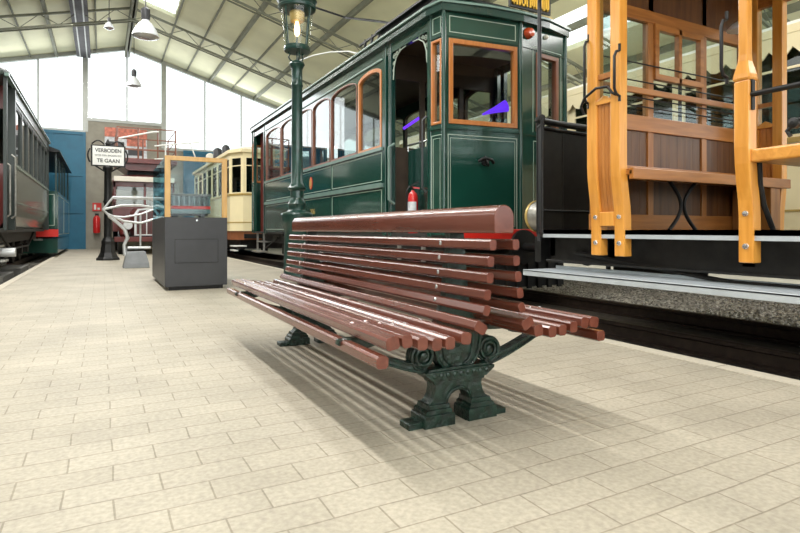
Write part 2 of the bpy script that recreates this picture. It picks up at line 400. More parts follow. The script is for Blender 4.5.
# purlins along the hall
pur = MB()
for x in (4.4, 6.45, 8.5, 10.5, 12.5, -1.65, -4.4, -6.4): pur.box(x - .05, x + .05, Y0, Y1, zr(x) - .16, zr(x) - .002)
for x in (2.36, 3.4, 5.4, 7.5 + .9, 9.5, -2.55, -3.8, -.2): pur.box(x - .022, x + .022, Y0, Y1, zr(x) - .08, zr(x) - .002)
pur.box(.87, .93, Y0, Y1, 8.3, 8.74); pur.box(1.0, 1.06, Y0, Y1, 8.3, 8.74)
struct(pur.build('trim_2', m_truss))
# lattice trusses following each slope, one mesh per frame
n = 3
for ty in (21.6, 16.5, 11.5, 6.5, 1.5, -3.5):
    t = MB()
    for (xa, xb) in ((XL, .96), (.96, XR)):
        for dz, w_ in ((-.22, .07), (-.62, .06)):
            t.bar((xa, ty, zr(xa) + dz), (xb, ty, zr(xb) + dz), w_, w_)
            if dz < -.5: t.bar((xa, ty + .22, zr(xa) + dz), (xb, ty + .22, zr(xb) + dz), .04, .04)
        N = int(abs(xb - xa) / .55)
        for i in range(N):
            a = xa + (xb - xa) * i / N; c = xa + (xb - xa) * (i + 1) / N
            za, zc = (-.22, -.62) if i % 2 else (-.62, -.22)
            t.tube([(a, ty, zr(a) + za), (c, ty, zr(c) + zc)], .012, 5)
    struct(t.build('trim_%d' % n, m_truss)); n += 1
# ridge duct
d = MB(); d.box(-.93, -.42, Y0 + .2, Y1 - .1, 8.04, 8.30)
for xx in (-.90, -.70, -.65, -.45): d.box(xx - .012, xx + .012, Y0 + .2, Y1 - .1, 8.025, 8.04)
dd = d.build('trim_%d' % n, m_duct); struct(dd)
d = MB()
for xx in (-.80, -.55): d.box(xx - .02, xx + .02, Y0 + .2, Y1 - .1, 8.01, 8.04)
struct(d.build('trim_%d' % (n + 1), m_steelw))
# poster and signs on the far wall
ps = root('poster', (.9, 26.98, 3.75), 'red and white picture poster on the grey far wall behind the lift platform', 'poster')
box('sheet', m_poster, ps, .1, 1.75, 26.95, 26.985, 3.75, 5.2)
box('red_header', m_posterr, ps, .1, 1.75, 26.94, 26.955, 4.8, 5.2)
box('red_header', m_posterr, ps, .95, 1.7, 26.935, 26.955, 4.45, 4.85)
for (a, c, z0_, z1_) in ((.2, .85, 4.1, 4.6), (1.0, 1.6, 4.05, 4.35), (.2, .6, 3.82, 4.02)): box('picture', m_dgrey, ps, a, c, 26.938, 26.955, z0_, z1_)

# ================================================================== BENCH
CX = 1.318; BY0, BY1 = 1.645, 4.125; SY = (1.978, 3.80)
bench = root('park_bench', (CX, 2.9, 0), 'double-sided park bench with red-brown wooden slats on dark green cast iron supports', 'bench')
def support(yc):
    b = MB()
    def pr(poly, t): b.prism([(CX + u, z) for u, z in poly], 'y', yc - t, yc + t)
    def bx(u0, u1, z0, z1, t): b.box(CX + u0, CX + u1, yc - t, yc + t, z0, z1)
    for s in (1, -1):
        def sx(poly): return [(s * u, z) for u, z in poly]
        pr(sx([(.03, 0), (.242, 0), (.242, .020), (.236, .025), (.03, .025)]), .040)
        pr(sx([(.034, .0), (.180, .0), (.180, .044), (.174, .050), (.040, .050), (.034, .044)]), .058)
        pr(sx([(.044, .050), (.170, .050), (.170, .062), (.160, .070), (.054, .070), (.044, .062)]), .052)
        pr(sx([(.052, .070), (.158, .070), (.152, .088), (.056, .088)]), .047)
        # volute: solid disc, raised spiral and inner boss
        c = (s * .165, .285)
        disc = [(c[0] + .055 * math.cos(a), c[1] + .055 * math.sin(a)) for a in [2 * PI * i / 28 for i in range(28)]]
        pr(disc, .014)
        for sd in (-1, 1):
            b.tube([(CX + c[0] + s * -(.058 - .044 * q) * math.cos(q * 2.2 * 2 * PI + PI / 2), yc + sd * .018, c[1] - (.058 - .044 * q) * math.sin(q * 2.2 * 2 * PI + PI / 2)) for q in [i / 56 for i in range(57)]], .0085, 6)
            b.lathe([(.004, -.012), (.016, -.008), (.019, 0), (.016, .008), (.004, .012)], (CX + c[0], yc + sd * .02, c[1]), 'y', 14)
        # swept arm from under the volute out to the front edge
        up, lo = [], []
        for i in range(17):
            q = i / 16
            x = .15 + .335 * q; z = .232 + .118 * (q ** 1.35) if q < .85 else .232 + .118 * (.85 ** 1.35) + .012 * (q - .85) / .15
            wd = .036 - .012 * q
            lo.append((s * x, z - wd * .5)); up.append((s * (x - .006), z + wd * .5))
        pr(lo + up[::-1], .020)
        for sd in (-1, 1):
            b.tube([(CX + p[0], yc + sd * .021, p[1] + .004) for p in lo], .006, 6)
            b.tube([(CX + p[0], yc + sd * .021, p[1] - .004) for p in up], .006, 6)
        # leaf where the arm meets the seat
        pr(sx([(.30, .345), (.34, .338), (.37, .352), (.41, .343), (.45, .356), (.50, .346), (.535, .366), (.53, .385), (.30, .385)]), .016)
        pr(sx([(.10, .372), (.22, .366), (.36, .368), (.50, .372), (.50, .388), (.36, .384), (.22, .382), (.10, .392)]), .022)
    # arch-shaped body
    pr([(-.150, .086), (-.132, .100), (-.120, .120), (-.114, .148), (-.118, .172), (.118, .172), (.114, .148), (.120, .120), (.132, .100), (.150, .086),
        (.056, .086), (.052, .102), (.040, .118), (.020, .129), (0, .133), (-.020, .129), (-.040, .118), (-.052, .102), (-.056, .086)], .036)
    for sd in (-1, 1):
        b.tube([(CX + .066 * math.cos(a) , yc + sd * .037, .084 + .060 * math.sin(a)) for a in [PI * i / 14 for i in range(15)]], .006, 6)
    pr([(-.122, .168), (.122, .168), (.130, .182), (-.130, .182)], .042)
    pr([(-.130, .182), (.130, .182), (.172, .212), (.172, .222), (-.172, .222), (-.172, .212)], .052)
    pr([(-.156, .222), (.156, .222), (.148, .232), (-.148, .232)], .044)
    for i in range(9): b.lathe([(.003, -.006), (.011, -.002), (.011, .002), (.003, .006)], (CX - .13 + .0325 * i, yc - .052, .206), 'y', 10)
    # shield / urn
    urn = [(.045, .222), (.078, .236), (.100, .262), (.112, .300), (.118, .345), (.116, .392)]
    full = urn + [(-u, z) for u, z in urn[::-1]]
    pr(full, .024)
    for sd in (-1, 1):
        b.tube([(CX + u * .96, yc + sd * .026, z) for u, z in full], .0075, 6)
        b.tube([(CX + u * .66, yc + sd * .026, .03 + z * .93) for u, z in full], .006, 6)
        b.lathe([(.003, -.008), (.018, -.004), (.022, 0), (.018, .004), (.003, .008)], (CX, yc + sd * .026, .33), 'y', 14)
    # upright carrying the back slats
    pr([(-.116, .39), (-.085, .45), (-.058, .52), (-.050, .62), (-.042, .70), (-.034, .796), (.034, .796), (.042, .70), (.050, .62), (.058, .52), (.085, .45), (.116, .39)], .020)
    o = b.build('support', m_iron, bench, .003, smooth=True)
    return o
for yc in SY: support(yc)
def slat(name, x, z, wd, ht, rot, c=.008, bolts='top'):
    """one board running the length of the bench; rot tilts its cross-section"""
    h, v = wd / 2, ht / 2
    pl = [(-h + c, -v), (h - c, -v), (h, -v + c), (h, v - c), (h - c, v), (-h + c, v), (-h, v - c), (-h, -v + c)]
    ca, sa = math.cos(rot), math.sin(rot)
    e0, e1 = random.uniform(-.004, .004), random.uniform(-.004, .004)
    b = MB(); b.prism([(x + u * ca - w_ * sa, z + u * sa + w_ * ca) for u, w_ in pl], 'y', BY0 + e0, BY1 + e1)
    o = b.build(name, m_bench, bench, .0012)
    for yc in SY:
        n = Vector((-sa, 0, ca)) if bolts == 'top' else Vector((-ca if x < CX else ca, 0, (-sa if x < CX else sa)))
        d = v if bolts == 'top' else h
        p = Vector((x, yc, z)) + n * (d - .003)
        bb = MB(); bb.tube([p, p + n * .0045, p + n * .0065], [.0095, .0095, .005], 12); bb.build('bolt', m_bolt, o, smooth=True)
    return o
left = [  # offset from centre, z, width, height, tilt
    ('seat_slat', -.503, .362, .044, .042, -.04), ('seat_slat', -.466, .422, .050, .044, .16),
    ('seat_slat', -.410, .424, .040, .044, .10), ('seat_slat', -.352, .411, .040, .044, .0), ('seat_slat', -.294, .403, .040, .044, .0),
    ('seat_slat', -.238, .402, .040, .044, -.03), ('seat_slat', -.168, .412, .044, .044, -.12), ('seat_slat', -.110, .446, .056, .040, -.55)]
for nm, u, z, wd, ht, r in left:
    slat(nm, CX + u, z, wd, ht, r); slat(nm, CX - u, z, wd, ht, -r)
for u, z, tl in ((-.082, .506, .42), (-.074, .562, .15), (-.066, .624, .06), (-.060, .684, .05), (-.054, .745, .04)):
    slat('back_slat', CX + u, z, .031, .039, -tl, .007, 'side'); slat('back_slat', CX - u, z, .031, .039, tl, .007, 'side')
pl = [(CX - .043, .788), (CX + .043, .788), (CX + .045, .80)] + [(CX + .046 * math.cos(a), .846 + .048 * math.sin(a)) for a in [PI * i / 12 for i in range(13)]] + [(CX - .046, .80)]
MB().prism(pl, 'y', BY0, BY1).build('top_rail', m_bench, bench, .003, smooth=True)

# ================================================================== STREET LAMP
LX, LY = 1.718, 5.4
lamp = root('street_lamp', (LX, LY, 0), 'green cast iron gas lamp post with a glass lantern behind the bench', 'street lamp')
MB().lathe([(.17, 0), (.17, .06), (.15, .08), (.135, .14), (.13, .55), (.125, .80), (.14, .84), (.155, .90), (.16, .955), (.15, .97), (.10, .985), (.085, 1.0), (.083, 1.04), (.095, 1.06), (.082, 1.075), (.07, 1.10), (.06, 1.13)], (LX, LY, 0), 'z', 16).build('base', m_lampg, lamp, smooth=True)
MB().lathe([(.066, 1.12), (.066, 1.19), (.085, 1.20), (.092, 1.22), (.075, 1.235), (.07, 1.25), (.058, 1.27), (.056, 1.6), (.052, 2.22), (.062, 2.24), (.054, 2.26), (.052, 2.40), (.066, 2.43), (.078, 2.45), (.070, 2.47), (.045, 2.485)], (LX, LY, 0), 'z', 14).build('post', m_lampg, lamp, smooth=True)
b = MB()
for i in range(3):
    a = 2 * PI * i / 3 + .5
    b.tube([(LX + r * math.cos(a), LY + r * math.sin(a), z) for r, z in ((.02, 2.47), (.07, 2.50), (.085, 2.53), (.07, 2.56), (.10, 2.60))], .008, 6)
b.build('lantern_bracket', m_lampg, lamp)
LZ0, LZ1 = 2.60, 2.99
fr = MB()
fr.lathe([(.105, LZ0 - .02), (.125, LZ0 - .02), (.13, LZ0), (.125, LZ0 + .03), (.105, LZ0 + .03)], (LX, LY, 0), 'z', 24)
for i in range(4):
    a = 2 * PI * i / 4 + .55
    fr.bar((LX + .124 * math.cos(a), LY + .124 * math.sin(a), LZ0), (LX + .168 * math.cos(a), LY + .168 * math.sin(a), LZ1), .010, .010)
fo = fr.build('lantern_frame', m_lampg, lamp)
b = MB(); nn = 28
rings = [[(LX + r * math.cos(2 * PI * k / nn), LY + r * math.sin(2 * PI * k / nn), z) for k in range(nn)] for r, z in ((.118, LZ0 + .02), (.162, LZ1))]
b.loft(rings, cap=False); b.build('lantern_glass', m_gl, lamp, smooth=True)
MB().lathe([(.17, LZ1), (.185, LZ1 + .01), (.19, LZ1 + .03), (.18, LZ1 + .045), (.185, LZ1 + .07), (.20, LZ1 + .09), (.17, LZ1 + .13), (.10, LZ1 + .24), (.085, LZ1 + .30), (.10, LZ1 + .33), (.03, LZ1 + .40), (.01, LZ1 + .46)], (LX, LY, 0), 'z', 24).build('lantern_crown', m_lampg, lamp, smooth=True)
MB().lathe([(.065, LZ1 - .11), (.075, LZ1 - .09), (.075, LZ1 - .02), (.05, LZ1)], (LX, LY, 0), 'z', 16).build('burner', m_gold, lamp, smooth=True)
MB().lathe([(.008, LZ1 - .26), (.026, LZ1 - .235), (.03, LZ1 - .19), (.022, LZ1 - .14), (.016, LZ1 - .11)], (LX, LY, 0), 'z', 14).build('mantle', m_bulb, lamp, smooth=True)
MB().tube([(LX, LY, LZ0 - .1), (LX, LY, LZ1 - .26)], .008, 8).build('gas_pipe', m_lampg, lamp)

# ================================================================== DISPLAY CASE
dc = root('display_case', (1.12, 8.72, 0), 'glass display case on a tall anthracite pedestal, standing on the paving', 'display case')
X0, X1, YA, YB = .725, 1.52, 7.89, 9.95
box('plinth', m_black, dc, X0 + .05, X1 - .05, YA + .05, YB - .05, 0, .05)
box('pedestal', m_dgrey, dc, X0, X1, YA, YB, .05, .97, bevel=.004)
b = MB(); b.frame('y', YA - .004, YA + .002, X0 + .12, X1 - .12, .36, .68, .006); b.build('access_panel', m_black, dc)
MB().lathe([(.003, -.004), (.012, -.004), (.012, .004), (.003, .004)], ((X0 + X1) / 2, YA - .004, .93), 'y', 12).build('lock', m_bolt, dc)
g = MB()
for yy in (YA,):
    g.ring([(X0, .97), (X1, .97), (X1, 1.78), (X0, 1.78)], [(X0 + .07, .97), (X1 - .07, .97), (X1 - .07, 1.72), (X0 + .07, 1.72)], 'y', yy, yy + .045)
go = g.build('case_frame', m_brass, dc, .004)
g = MB()
box('side_pane', m_glcaset, dc, X0 + .01, X0 + .018, YA + .04, YB - .04, .97, 1.77)
g.box(X1 - .018, X1 - .01, YA + .04, YB - .04, .97, 1.77)
g.box(X0 + .01, X1 - .01, YA + .04, YB - .04, 1.762, 1.77); g.box(X0 + .07, X1 - .07, YA + .015, YA + .022, .97, 1.73); g.box(X0 + .07, X1 - .07, YB - .03, YB - .022, .97, 1.73)
g.build('glass_pane', m_glcase, dc)
mt_ = root('model_tram', (1.08, 8.4, .97), 'model tram in dark green with a red stripe inside the glass display case', 'model')
mx0, mx1, my0, my1 = .80, 1.36, 8.28, 8.50
b = MB(); b.box(mx0, mx1, my0, my1, 1.03, 1.09); b.box(mx0 + .005, mx1 - .005, my0 + .005, my1 - .005, 1.09, 1.10)
for i in range(9): x = mx0 + .012 + (mx1 - mx0 - .024) * i / 8; b.box(x - .010, x + .010, my0 + .003, my1 - .003, 1.09, 1.28)
body = b.build('body', m_tram, mt_)
box('stripe', m_redp, mt_, mx0 - .003, mx1 + .003, my0 - .003, my1 + .003, 1.095, 1.135)
box('window_glass', m_gldark, mt_, mx0 + .01, mx1 - .01, my0 + .012, my1 - .012, 1.14, 1.275)
b = MB(); b.prism([(my0 - .01, 1.275), (my1 + .01, 1.275), (my1 - .02, 1.305), ((my0 + my1) / 2, 1.315), (my0 + .02, 1.305)], 'x', mx0 - .02, mx1 + .02); b.build('roof', m_greyw, mt_)
for x in (mx0 + .10, mx1 - .10):
    for yy in (my0 + .02, my1 - .02): MB().lathe([(.004, -.01), (.033, -.01), (.033, .01), (.004, .01)], (x, yy, 1.003), 'y', 16).build('wheel', m_black, mt_)
box('frame', m_black, mt_, mx0 + .03, mx1 - .03, my0 + .04, my1 - .04, 1.0, 1.03)
# spectators' stand of the model is the floor of the case

# ================================================================== SIGN POST
SX, SYY = .14, 16.8
sp = root('sign_post', (SX, SYY, 0), 'black cast iron post with a white enamel warning sign near the far wall', 'sign')
MB().lathe([(.30, 0), (.30, .05), (.26, .08), (.20, .20), (.165, .42), (.17, .50), (.14, .55), (.12, .60)], (SX, SYY, 0), 'z', 8).build('base', m_black, sp)
MB().lathe([(.11, .58), (.10, .65), (.095, 1.5), (.12, 1.55), (.10, 1.6), (.09, 2.35), (.12, 2.40), (.13, 2.46), (.08, 2.52)], (SX, SYY, 0), 'z', 12).build('post', m_black, sp, smooth=True)
zc = 2.77; zz = .25
b = MB(); b.frame('y', SYY - .05, SYY + .02, SX - .40, SX + .42, zc - zz - .03, zc + zz + .03, .05)
for s in (-1, 1):
    b.tube([(SX + s * (.38 - .3 * q), SYY - .02, zc + zz + .05 + .10 * math.sin(q * PI)) for q in [i / 10 for i in range(11)]], .02, 6)
    b.tube([(SX + s * (.42 + .05 * math.sin(q * PI)), SYY - .02, zc - .18 + .36 * q) for q in [i / 10 for i in range(11)]], .02, 6)
    b.tube([(SX + s * (.05 + .25 * q), SYY - .02, zc - zz - .18 + .16 * q) for q in (0, .3, .6, 1)], .02, 6)
b.lathe([(.05, 0), (.07, .06), (.04, .12), (.01, .18)], (SX, SYY, zc + zz + .02), 'z', 10)
b.build('sign_frame', m_black, sp)
plt = box('sign_plate', m_white, sp, SX - .36, SX + .38, SYY - .07, SYY - .04, zc - zz, zc + zz)
text('lettering', 'VERBODEN', m_text, plt, (SX + .01, SYY - .073, zc + .135), FACE_S, .135, .90, bold=.0025)
text('lettering', 'OVER DEN SPOORWEG', m_text, plt, (SX + .01, SYY - .073, zc + .005), FACE_S, .062, .95)
text('lettering', 'TE GAAN', m_text, plt, (SX + .01, SYY - .073, zc - .135), FACE_S, .135, .95, bold=.0025)
# ================================================================== TRAM HELPERS
def wheelset(parent, xc, y, gauge=1.08, r=.36, zc=None, spokes=True):
    zc = zc if zc is not None else r
    for s in (-1, 1):
        x = xc + s * gauge / 2; b = MB()
        b.lathe([(r * .80, s * .05), (r, s * .05), (r + .0, s * -.034), (r + .025, s * -.038), (r + .025, s * -.055), (r * .80, s * -.055)], (x, y, zc), 'x', 32)
        b.lathe([(.03, -.09), (.07, -.08), (.08, .08), (.03, .09)], (x, y, zc), 'x', 16)
        for k in range(8):
            a = 2 * PI * k / 8; b.bar((x, y + .06 * math.cos(a), zc + .06 * math.sin(a)), (x, y + r * .83 * math.cos(a), zc + r * .83 * math.sin(a)), .05, .035, (1, 0, 0))
        b.build('wheel', m_under, parent)
    MB().tube([(xc - gauge / 2 - .08, y, zc), (xc + gauge / 2 + .08, y, zc)], .045, 10).build('axle', m_under, parent)
def axlebox(parent, x, y, z=.36, mt=None):
    b = MB(); b.box(x - .06, x + .06, y - .10, y + .10, z - .10, z + .13)
    for k in range(5): b.box(x - .05, x + .05, y - .42 + .05 * k, y + .42 - .05 * k, z + .14 + .018 * k, z + .153 + .018 * k)
    b.build('spring_axle_box', mt or m_under, parent)
def line_rect(b, ax, a, u0, u1, v0, v1, t=.010, d=.003):
    b.frame(ax, a - d, a + d, u0, u1, v0, v1, t)

# ================================================================== GREEN TRAM CAR
GX0, GX1 = 3.4, 5.36
gt = root('tram_car', (4.38, 9.9, 0), 'large dark green tram car with arched side windows, standing behind the bench and lamp post', 'tram', 'tram cars in the hall')
XC = (GX0 + GX1) / 2
ZF, ZW, ZT, ZR = .76, 1.94, 3.09, 3.30
WIN = [(6.90, 7.70), (7.745, 8.835), (8.88, 9.755), (9.80, 10.745), (10.79, 11.805), (11.85, 13.03)]
for nm, x, sgn in (('side_panel', GX0, -1), ('side_panel', GX1, 1)):
    b = MB(); xa, xb = (x, x + .05) if sgn < 0 else (x - .05, x)
    b.box(xa, xb, 6.86, 13.1, ZF, ZW)
    b.box(xa, xb, 6.86, 13.1, ZT + .0, ZR)
    ed = [6.86] + [v for ww in WIN for v in ww] + [13.1]
    for a, c in zip(ed[::2], ed[1::2]): b.box(xa, xb, a, c, ZW, ZT)
    for u0, u1 in WIN:      # spandrels above each arch
        ar = arch(u0, u1, ZW, ZT, .11, 12)[2:]; mid = 6
        b.prism([(u1, ZT)] + ar[:mid + 1] , 'x', xa, xb); b.prism([(u0, ZT)] + ar[:mid - 1:-1], 'x', xa, xb)
    side = b.build(nm, m_tram, gt)
    o_ = x + sgn * .012
    b = MB(); b.prism([(min(x, x + sgn * .035), 1.385), (max(x, x + sgn * .035), 1.395), (max(x, x + sgn * .035), 1.435), (min(x, x + sgn * .035), 1.45)], 'y', 6.86, 13.1)
    b.build('moulding', m_trims, gt)
    each('moulding', m_trims, gt, [(min(x, x + sgn * .03), max(x, x + sgn * .03), 6.86, 13.1, ZW - .045, ZW), (min(x, x + sgn * .02), max(x, x + sgn * .02), 6.86, 13.1, 3.13, 3.155)])
    b = MB(); xl = x + sgn * .001
    for a, c in ((6.9, 8.78), (8.84, 10.74), (10.8, 13.06)):
        line_rect(b, 'x', xl, a, c, ZF + .05, 1.36); line_rect(b, 'x', xl, a, c, 1.48, 1.87)
    b.build('lining', m_line, gt)
    each('cover_strip', m_tram, gt, [(min(x, x + sgn * .012), max(x, x + sgn * .012), yy - .02, yy + .02, ZF, ZW - .05) for yy in (8.81, 10.77)])
    for i, (u0, u1) in enumerate(WIN):
        b = MB(); t = .050 if i == 0 else .022
        b.ring(arch(u0 + .002, u1 - .002, ZW + .002, ZT - .002, .108, 12), arch(u0 + t, u1 - t, ZW + .035, ZT - t, .09, 12), 'x', xa - .008 * (sgn < 0), xb + .008 * (sgn > 0))
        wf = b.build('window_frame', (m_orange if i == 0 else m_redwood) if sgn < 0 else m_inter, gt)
        MB().prism(arch(u0 + .02, u1 - .02, ZW + .02, ZT - .02, .10, 12), 'x', (xa + xb) / 2 - .003, (xa + xb) / 2 + .003).build('pane', m_glt, wf)
# crest and number on the near side
b = MB(); cy, cz = 9.85, 1.66
b.prism([(cy + .075 * math.cos(a), cz + .115 * math.sin(a)) for a in [2 * PI * i / 20 for i in range(20)]], 'x', GX0 - .008, GX0 - .001)
cr = b.build('crest', m_redp, gt)
b = MB(); b.ring([(cy + .06 * math.cos(a), cz + .095 * math.sin(a)) for a in [2 * PI * i / 20 for i in range(20)]], [(cy + .045 * math.cos(a), cz + .075 * math.sin(a)) for a in [2 * PI * i / 20 for i in range(20)]], 'x', GX0 - .012, GX0 - .007)
b.prism([(cy - .02, cz - .05), (cy + .02, cz - .05), (cy + .028, cz + .03), (cy, cz + .055), (cy - .028, cz + .03)], 'x', GX0 - .012, GX0 - .007); b.build('crest_emblem', m_gold, cr)
text('fleet_number', '206', m_gold, gt, (GX0 - .006, 9.75, 1.13), FACE_W, .14, 1.2)
# roof
def roofpoly(x0, x1, z0, zc, th=.0, n=12):
    xc, hw = (x0 + x1) / 2, (x1 - x0) / 2
    return [(xc + hw * math.cos(a), z0 + (zc - z0) * math.sin(a)) for a in [PI * i / n for i in range(n + 1)]]
def plan_front(d):   # bowed end outline, pushed out by d
    return [(GX0 - d, 5.62), (3.44 - d * .8, 5.38 - d * .5), (3.95, 5.30 - d), (4.46, 5.26 - d), (4.9, 5.29 - d), (5.30 + d * .8, 5.38 - d * .5), (GX1 + d, 5.62)]
def bow(y): return [(x, 2 * 9.96 - yy) for x, yy in y]
for d, z0, z1, nm, mm in ((.06, 3.30, 3.385, 'cornice', m_tramd), (.085, 3.385, 3.41, 'gutter', m_trims), (.04, 3.41, 3.44, 'roof', m_tramd)):
    pf = plan_front(d); pb = [(x, 19.90 - y) for x, y in pf][::-1]
    MB().prism(pf + pb, 'z', z0, z1).build(nm, mm, gt)
b = MB(); b.prism(roofpoly(GX0 + .12, GX1 - .12, 3.43, 3.60), 'y', 5.6, 14.2); b.build('roof_crown', m_tramd, gt)
b = MB(); b.box(3.72, 4.9, 6.0, 7.6, 3.56, 3.78); b.box(3.66, 4.96, 5.95, 7.65, 3.78, 3.81); b.build('roof_light', m_black, gt)
for yy in (8.6, 9.3, 9.9, 10.5): MB().lathe([(.10, 3.42), (.10, 3.50), (.14, 3.52), (.12, 3.56), (.03, 3.60)], (3.62, yy, 0), 'z', 14).build('roof_ventilator', m_black, gt, smooth=True)
# bracket standing on the roof (dark openwork) and white bow wire
b = MB()
for yy in (8.75, 9.05, 9.35, 9.65): b.bar((4.3, yy, 3.5), (4.3, yy - .25, 4.32), .04, .04)
for z in (3.75, 4.0, 4.28): b.bar((4.3, 8.6, z), (4.3, 9.65, z), .035, .035)
b.tube([(4.3, 8.55, 4.3), (4.3, 9.8, 3.5)], .03, 6); b.tube([(4.7, 9.2, 3.5), (4.3, 9.2, 4.3)], .02, 6)
b.build('current_collector', m_black, gt)
MB().tube([(4.3, 9.6, 4.10), (4.3, 10.2, 4.33), (4.3, 11.2, 4.60), (4.3, 12.3, 4.83), (4.3, 13.3, 4.98), (4.3, 14.0, 5.02)], .014, 6).build('collector_bow', m_white, gt)
# sign board on the roof front
sbp = box('roof_sign', m_text, gt, 4.33, 4.98, 5.30, 5.33, 3.50, 3.84)
b = MB(); x = 4.36
for k, wv in enumerate((.05, .06, .07, .07, .05, .04, .05, .03, .05)):
    b.box(x, x + .018, 5.285, 5.30, 3.53, 3.80); b.box(x + wv - .018, x + wv, 5.285, 5.30, 3.53, 3.80)
    if k % 2 == 0: b.box(x, x + wv, 5.285, 5.30, 3.53, 3.555)
    x += wv + .014
b.build('sign_stroke', M('sign_yellow', (.85, .50, .04), .4, 0, .05), sbp); box('sign_border', m_gold, sbp, 4.32, 4.99, 5.28, 5.33, 3.445, 3.465)
# floor, underframe, running gear
MB().prism([(x, y) for x, y in plan_front(-.01)] + [(x, 19.90 - y) for x, y in plan_front(-.01)][::-1], 'z', .72, ZF).build('floor', m_under, gt)
b = MB()
for x in (3.62, 5.08): b.box(x, x + .08, 5.5, 14.3, .50, .72)
for y in (5.6, 7.2, 9.0, 10.8, 12.6, 14.2): b.box(3.62, 5.16, y, y + .08, .54, .72)
b.box(3.9, 4.8, 8.6, 10.9, .30, .55); b.tube([(3.6, 7.4, .7), (3.6, 8.6, .36), (3.6, 11.2, .36), (3.6, 12.4, .7)], .02, 6); b.tube([(3.55, 12.6, .62), (3.55, 13.9, .3)], .02, 6)
b.build('underframe', m_under, gt)
for y in (7.3, 8.5, 11.6, 12.8): wheelset(gt, 4.52, y, 1.08, .34, .34); axlebox(gt, 3.80, y, .34); axlebox(gt, 5.22, y, .34)
for y in (13.35, 5.8):
    b = MB()
    for z, x in ((.26, 3.30), (.50, 3.42)): b.box(x, x + .24, y, y + .7, z, z + .03); 
    b.box(3.42, 3.46, y + .02, y + .06, .26, .74); b.box(3.42, 3.46, y + .64, y + .68, .26, .74); b.build('footstep', m_dsilver, gt)
b = MB(); b.box(3.52, 5.2, 5.12, 5.24, .60, .81); b.build('buffer_beam', m_redp, gt, .008)
MB().lathe([(.05, -.30), (.05, -.06), (.20, -.05), (.21, .0), (.05, .0)], (4.38, 5.14, .60), 'y', 20).build('buffer', m_black, gt, smooth=True)
b = MB(); b.box(3.7, 5.1, 5.2, 5.25, .12, .5)
for i in range(9): b.box(3.7 + .16 * i, 3.76 + .16 * i, 5.17, 5.2, .10, .5)
b.build('lifeguard', m_black, gt)
# posts
def post(x0, x1, y0, y1, z0=.72, z1=3.32, mt=None, nm='corner_post'): return box(nm, mt or m_tram, gt, x0, x1, y0, y1, z0, z1, bevel=.008)
for fy in (lambda y: y, lambda y: 19.90 - y):
    for xa, xb in ((GX0 - .005, GX0 + .07), (GX1 - .07, GX1 + .005)):
        y0_, y1_ = sorted((fy(5.60), fy(5.68))); post(xa, xb, y0_, y1_)
        y0_, y1_ = sorted((fy(6.62), fy(6.70))); post(xa, xb, y0_, y1_, mt=m_tramd)
        y0_, y1_ = sorted((fy(6.78), fy(6.88))); post(xa, xb, y0_, y1_)
        y0_, y1_ = sorted((fy(5.62), fy(6.86))); b = MB(); b.box(xa + .01, xb - .01, y0_, y1_, 3.16, 3.31); b.build('door_header', m_tram, gt)
# bowed ends built as flat panels between corner points
def end_panel(P, Q, zb, glassz, win, kind, sub):
    P, Q = Vector((P[0], P[1], 0)), Vector((Q[0], Q[1], 0)); L_ = (Q - P).length; ux = (Q - P).normalized(); uz = Vector((0, 0, 1)); uy = uz.cross(ux)
    Mx = Matrix(((ux.x, uy.x, 0, P.x), (ux.y, uy.y, 0, P.y), (0, 0, 1, 0), (0, 0, 0, 1)))
    def mb(): q = MB(); q.M = Mx; return q
    a, c = win; z0, z1 = glassz
    b = mb(); b.box(0, L_, 0, .05, zb, z0); b.box(0, L_, 0, .05, z1, 3.31); b.box(0, a, 0, .05, z0, z1); b.box(c, L_, 0, .05, z0, z1)
    pn = b.build('end_panel', m_tram, gt)
    b = mb(); b.frame('y', -.014, .06, a, c, z0, z1, .055 if kind != 'slim' else .03); fr_ = b.build('window_frame', m_orange if kind != 'door' else m_redwood, gt, .006)
    b = mb(); b.box(a + .02, c - .02, .022, .028, z0 + .03, z1 - .03); b.build('pane', m_glt, fr_)
    b = mb(); m_ = .05 if kind != 'slim' else .03
    if kind != 'door' : line_rect(b, 'y', 0, m_, L_ - m_, zb + .06, z0 - .12, .008); line_rect(b, 'y', 0, m_ + .03, L_ - m_ - .03, zb + .1, z0 - .16, .005)
    else: line_rect(b, 'y', 0, a - .05, c + .05, zb + .06, z0 - .12, .008); line_rect(b, 'y', 0, a - .06, c + .06, z0 - .04, z1 + .06, .008)
    if kind != 'door': line_rect(b, 'y', 0, m_ + .02, L_ - m_ - .02, z1 + .07, 3.26, .008)
    line_rect(b, 'y', 0, .004, .012, zb, 3.3, .004); line_rect(b, 'y', 0, L_ - .012, L_ - .004, zb, 3.3, .004)
    b.build('lining', m_line, gt)
    for q in ((-.022, .0, z0 - .06, z0 - .02), (-.012, 0, z1 + .02, z1 + .035)): b = mb(); b.box(0, L_, *q); b.build('moulding', m_tram, gt)
    return mb, L_
zg = (2.02, 3.0)
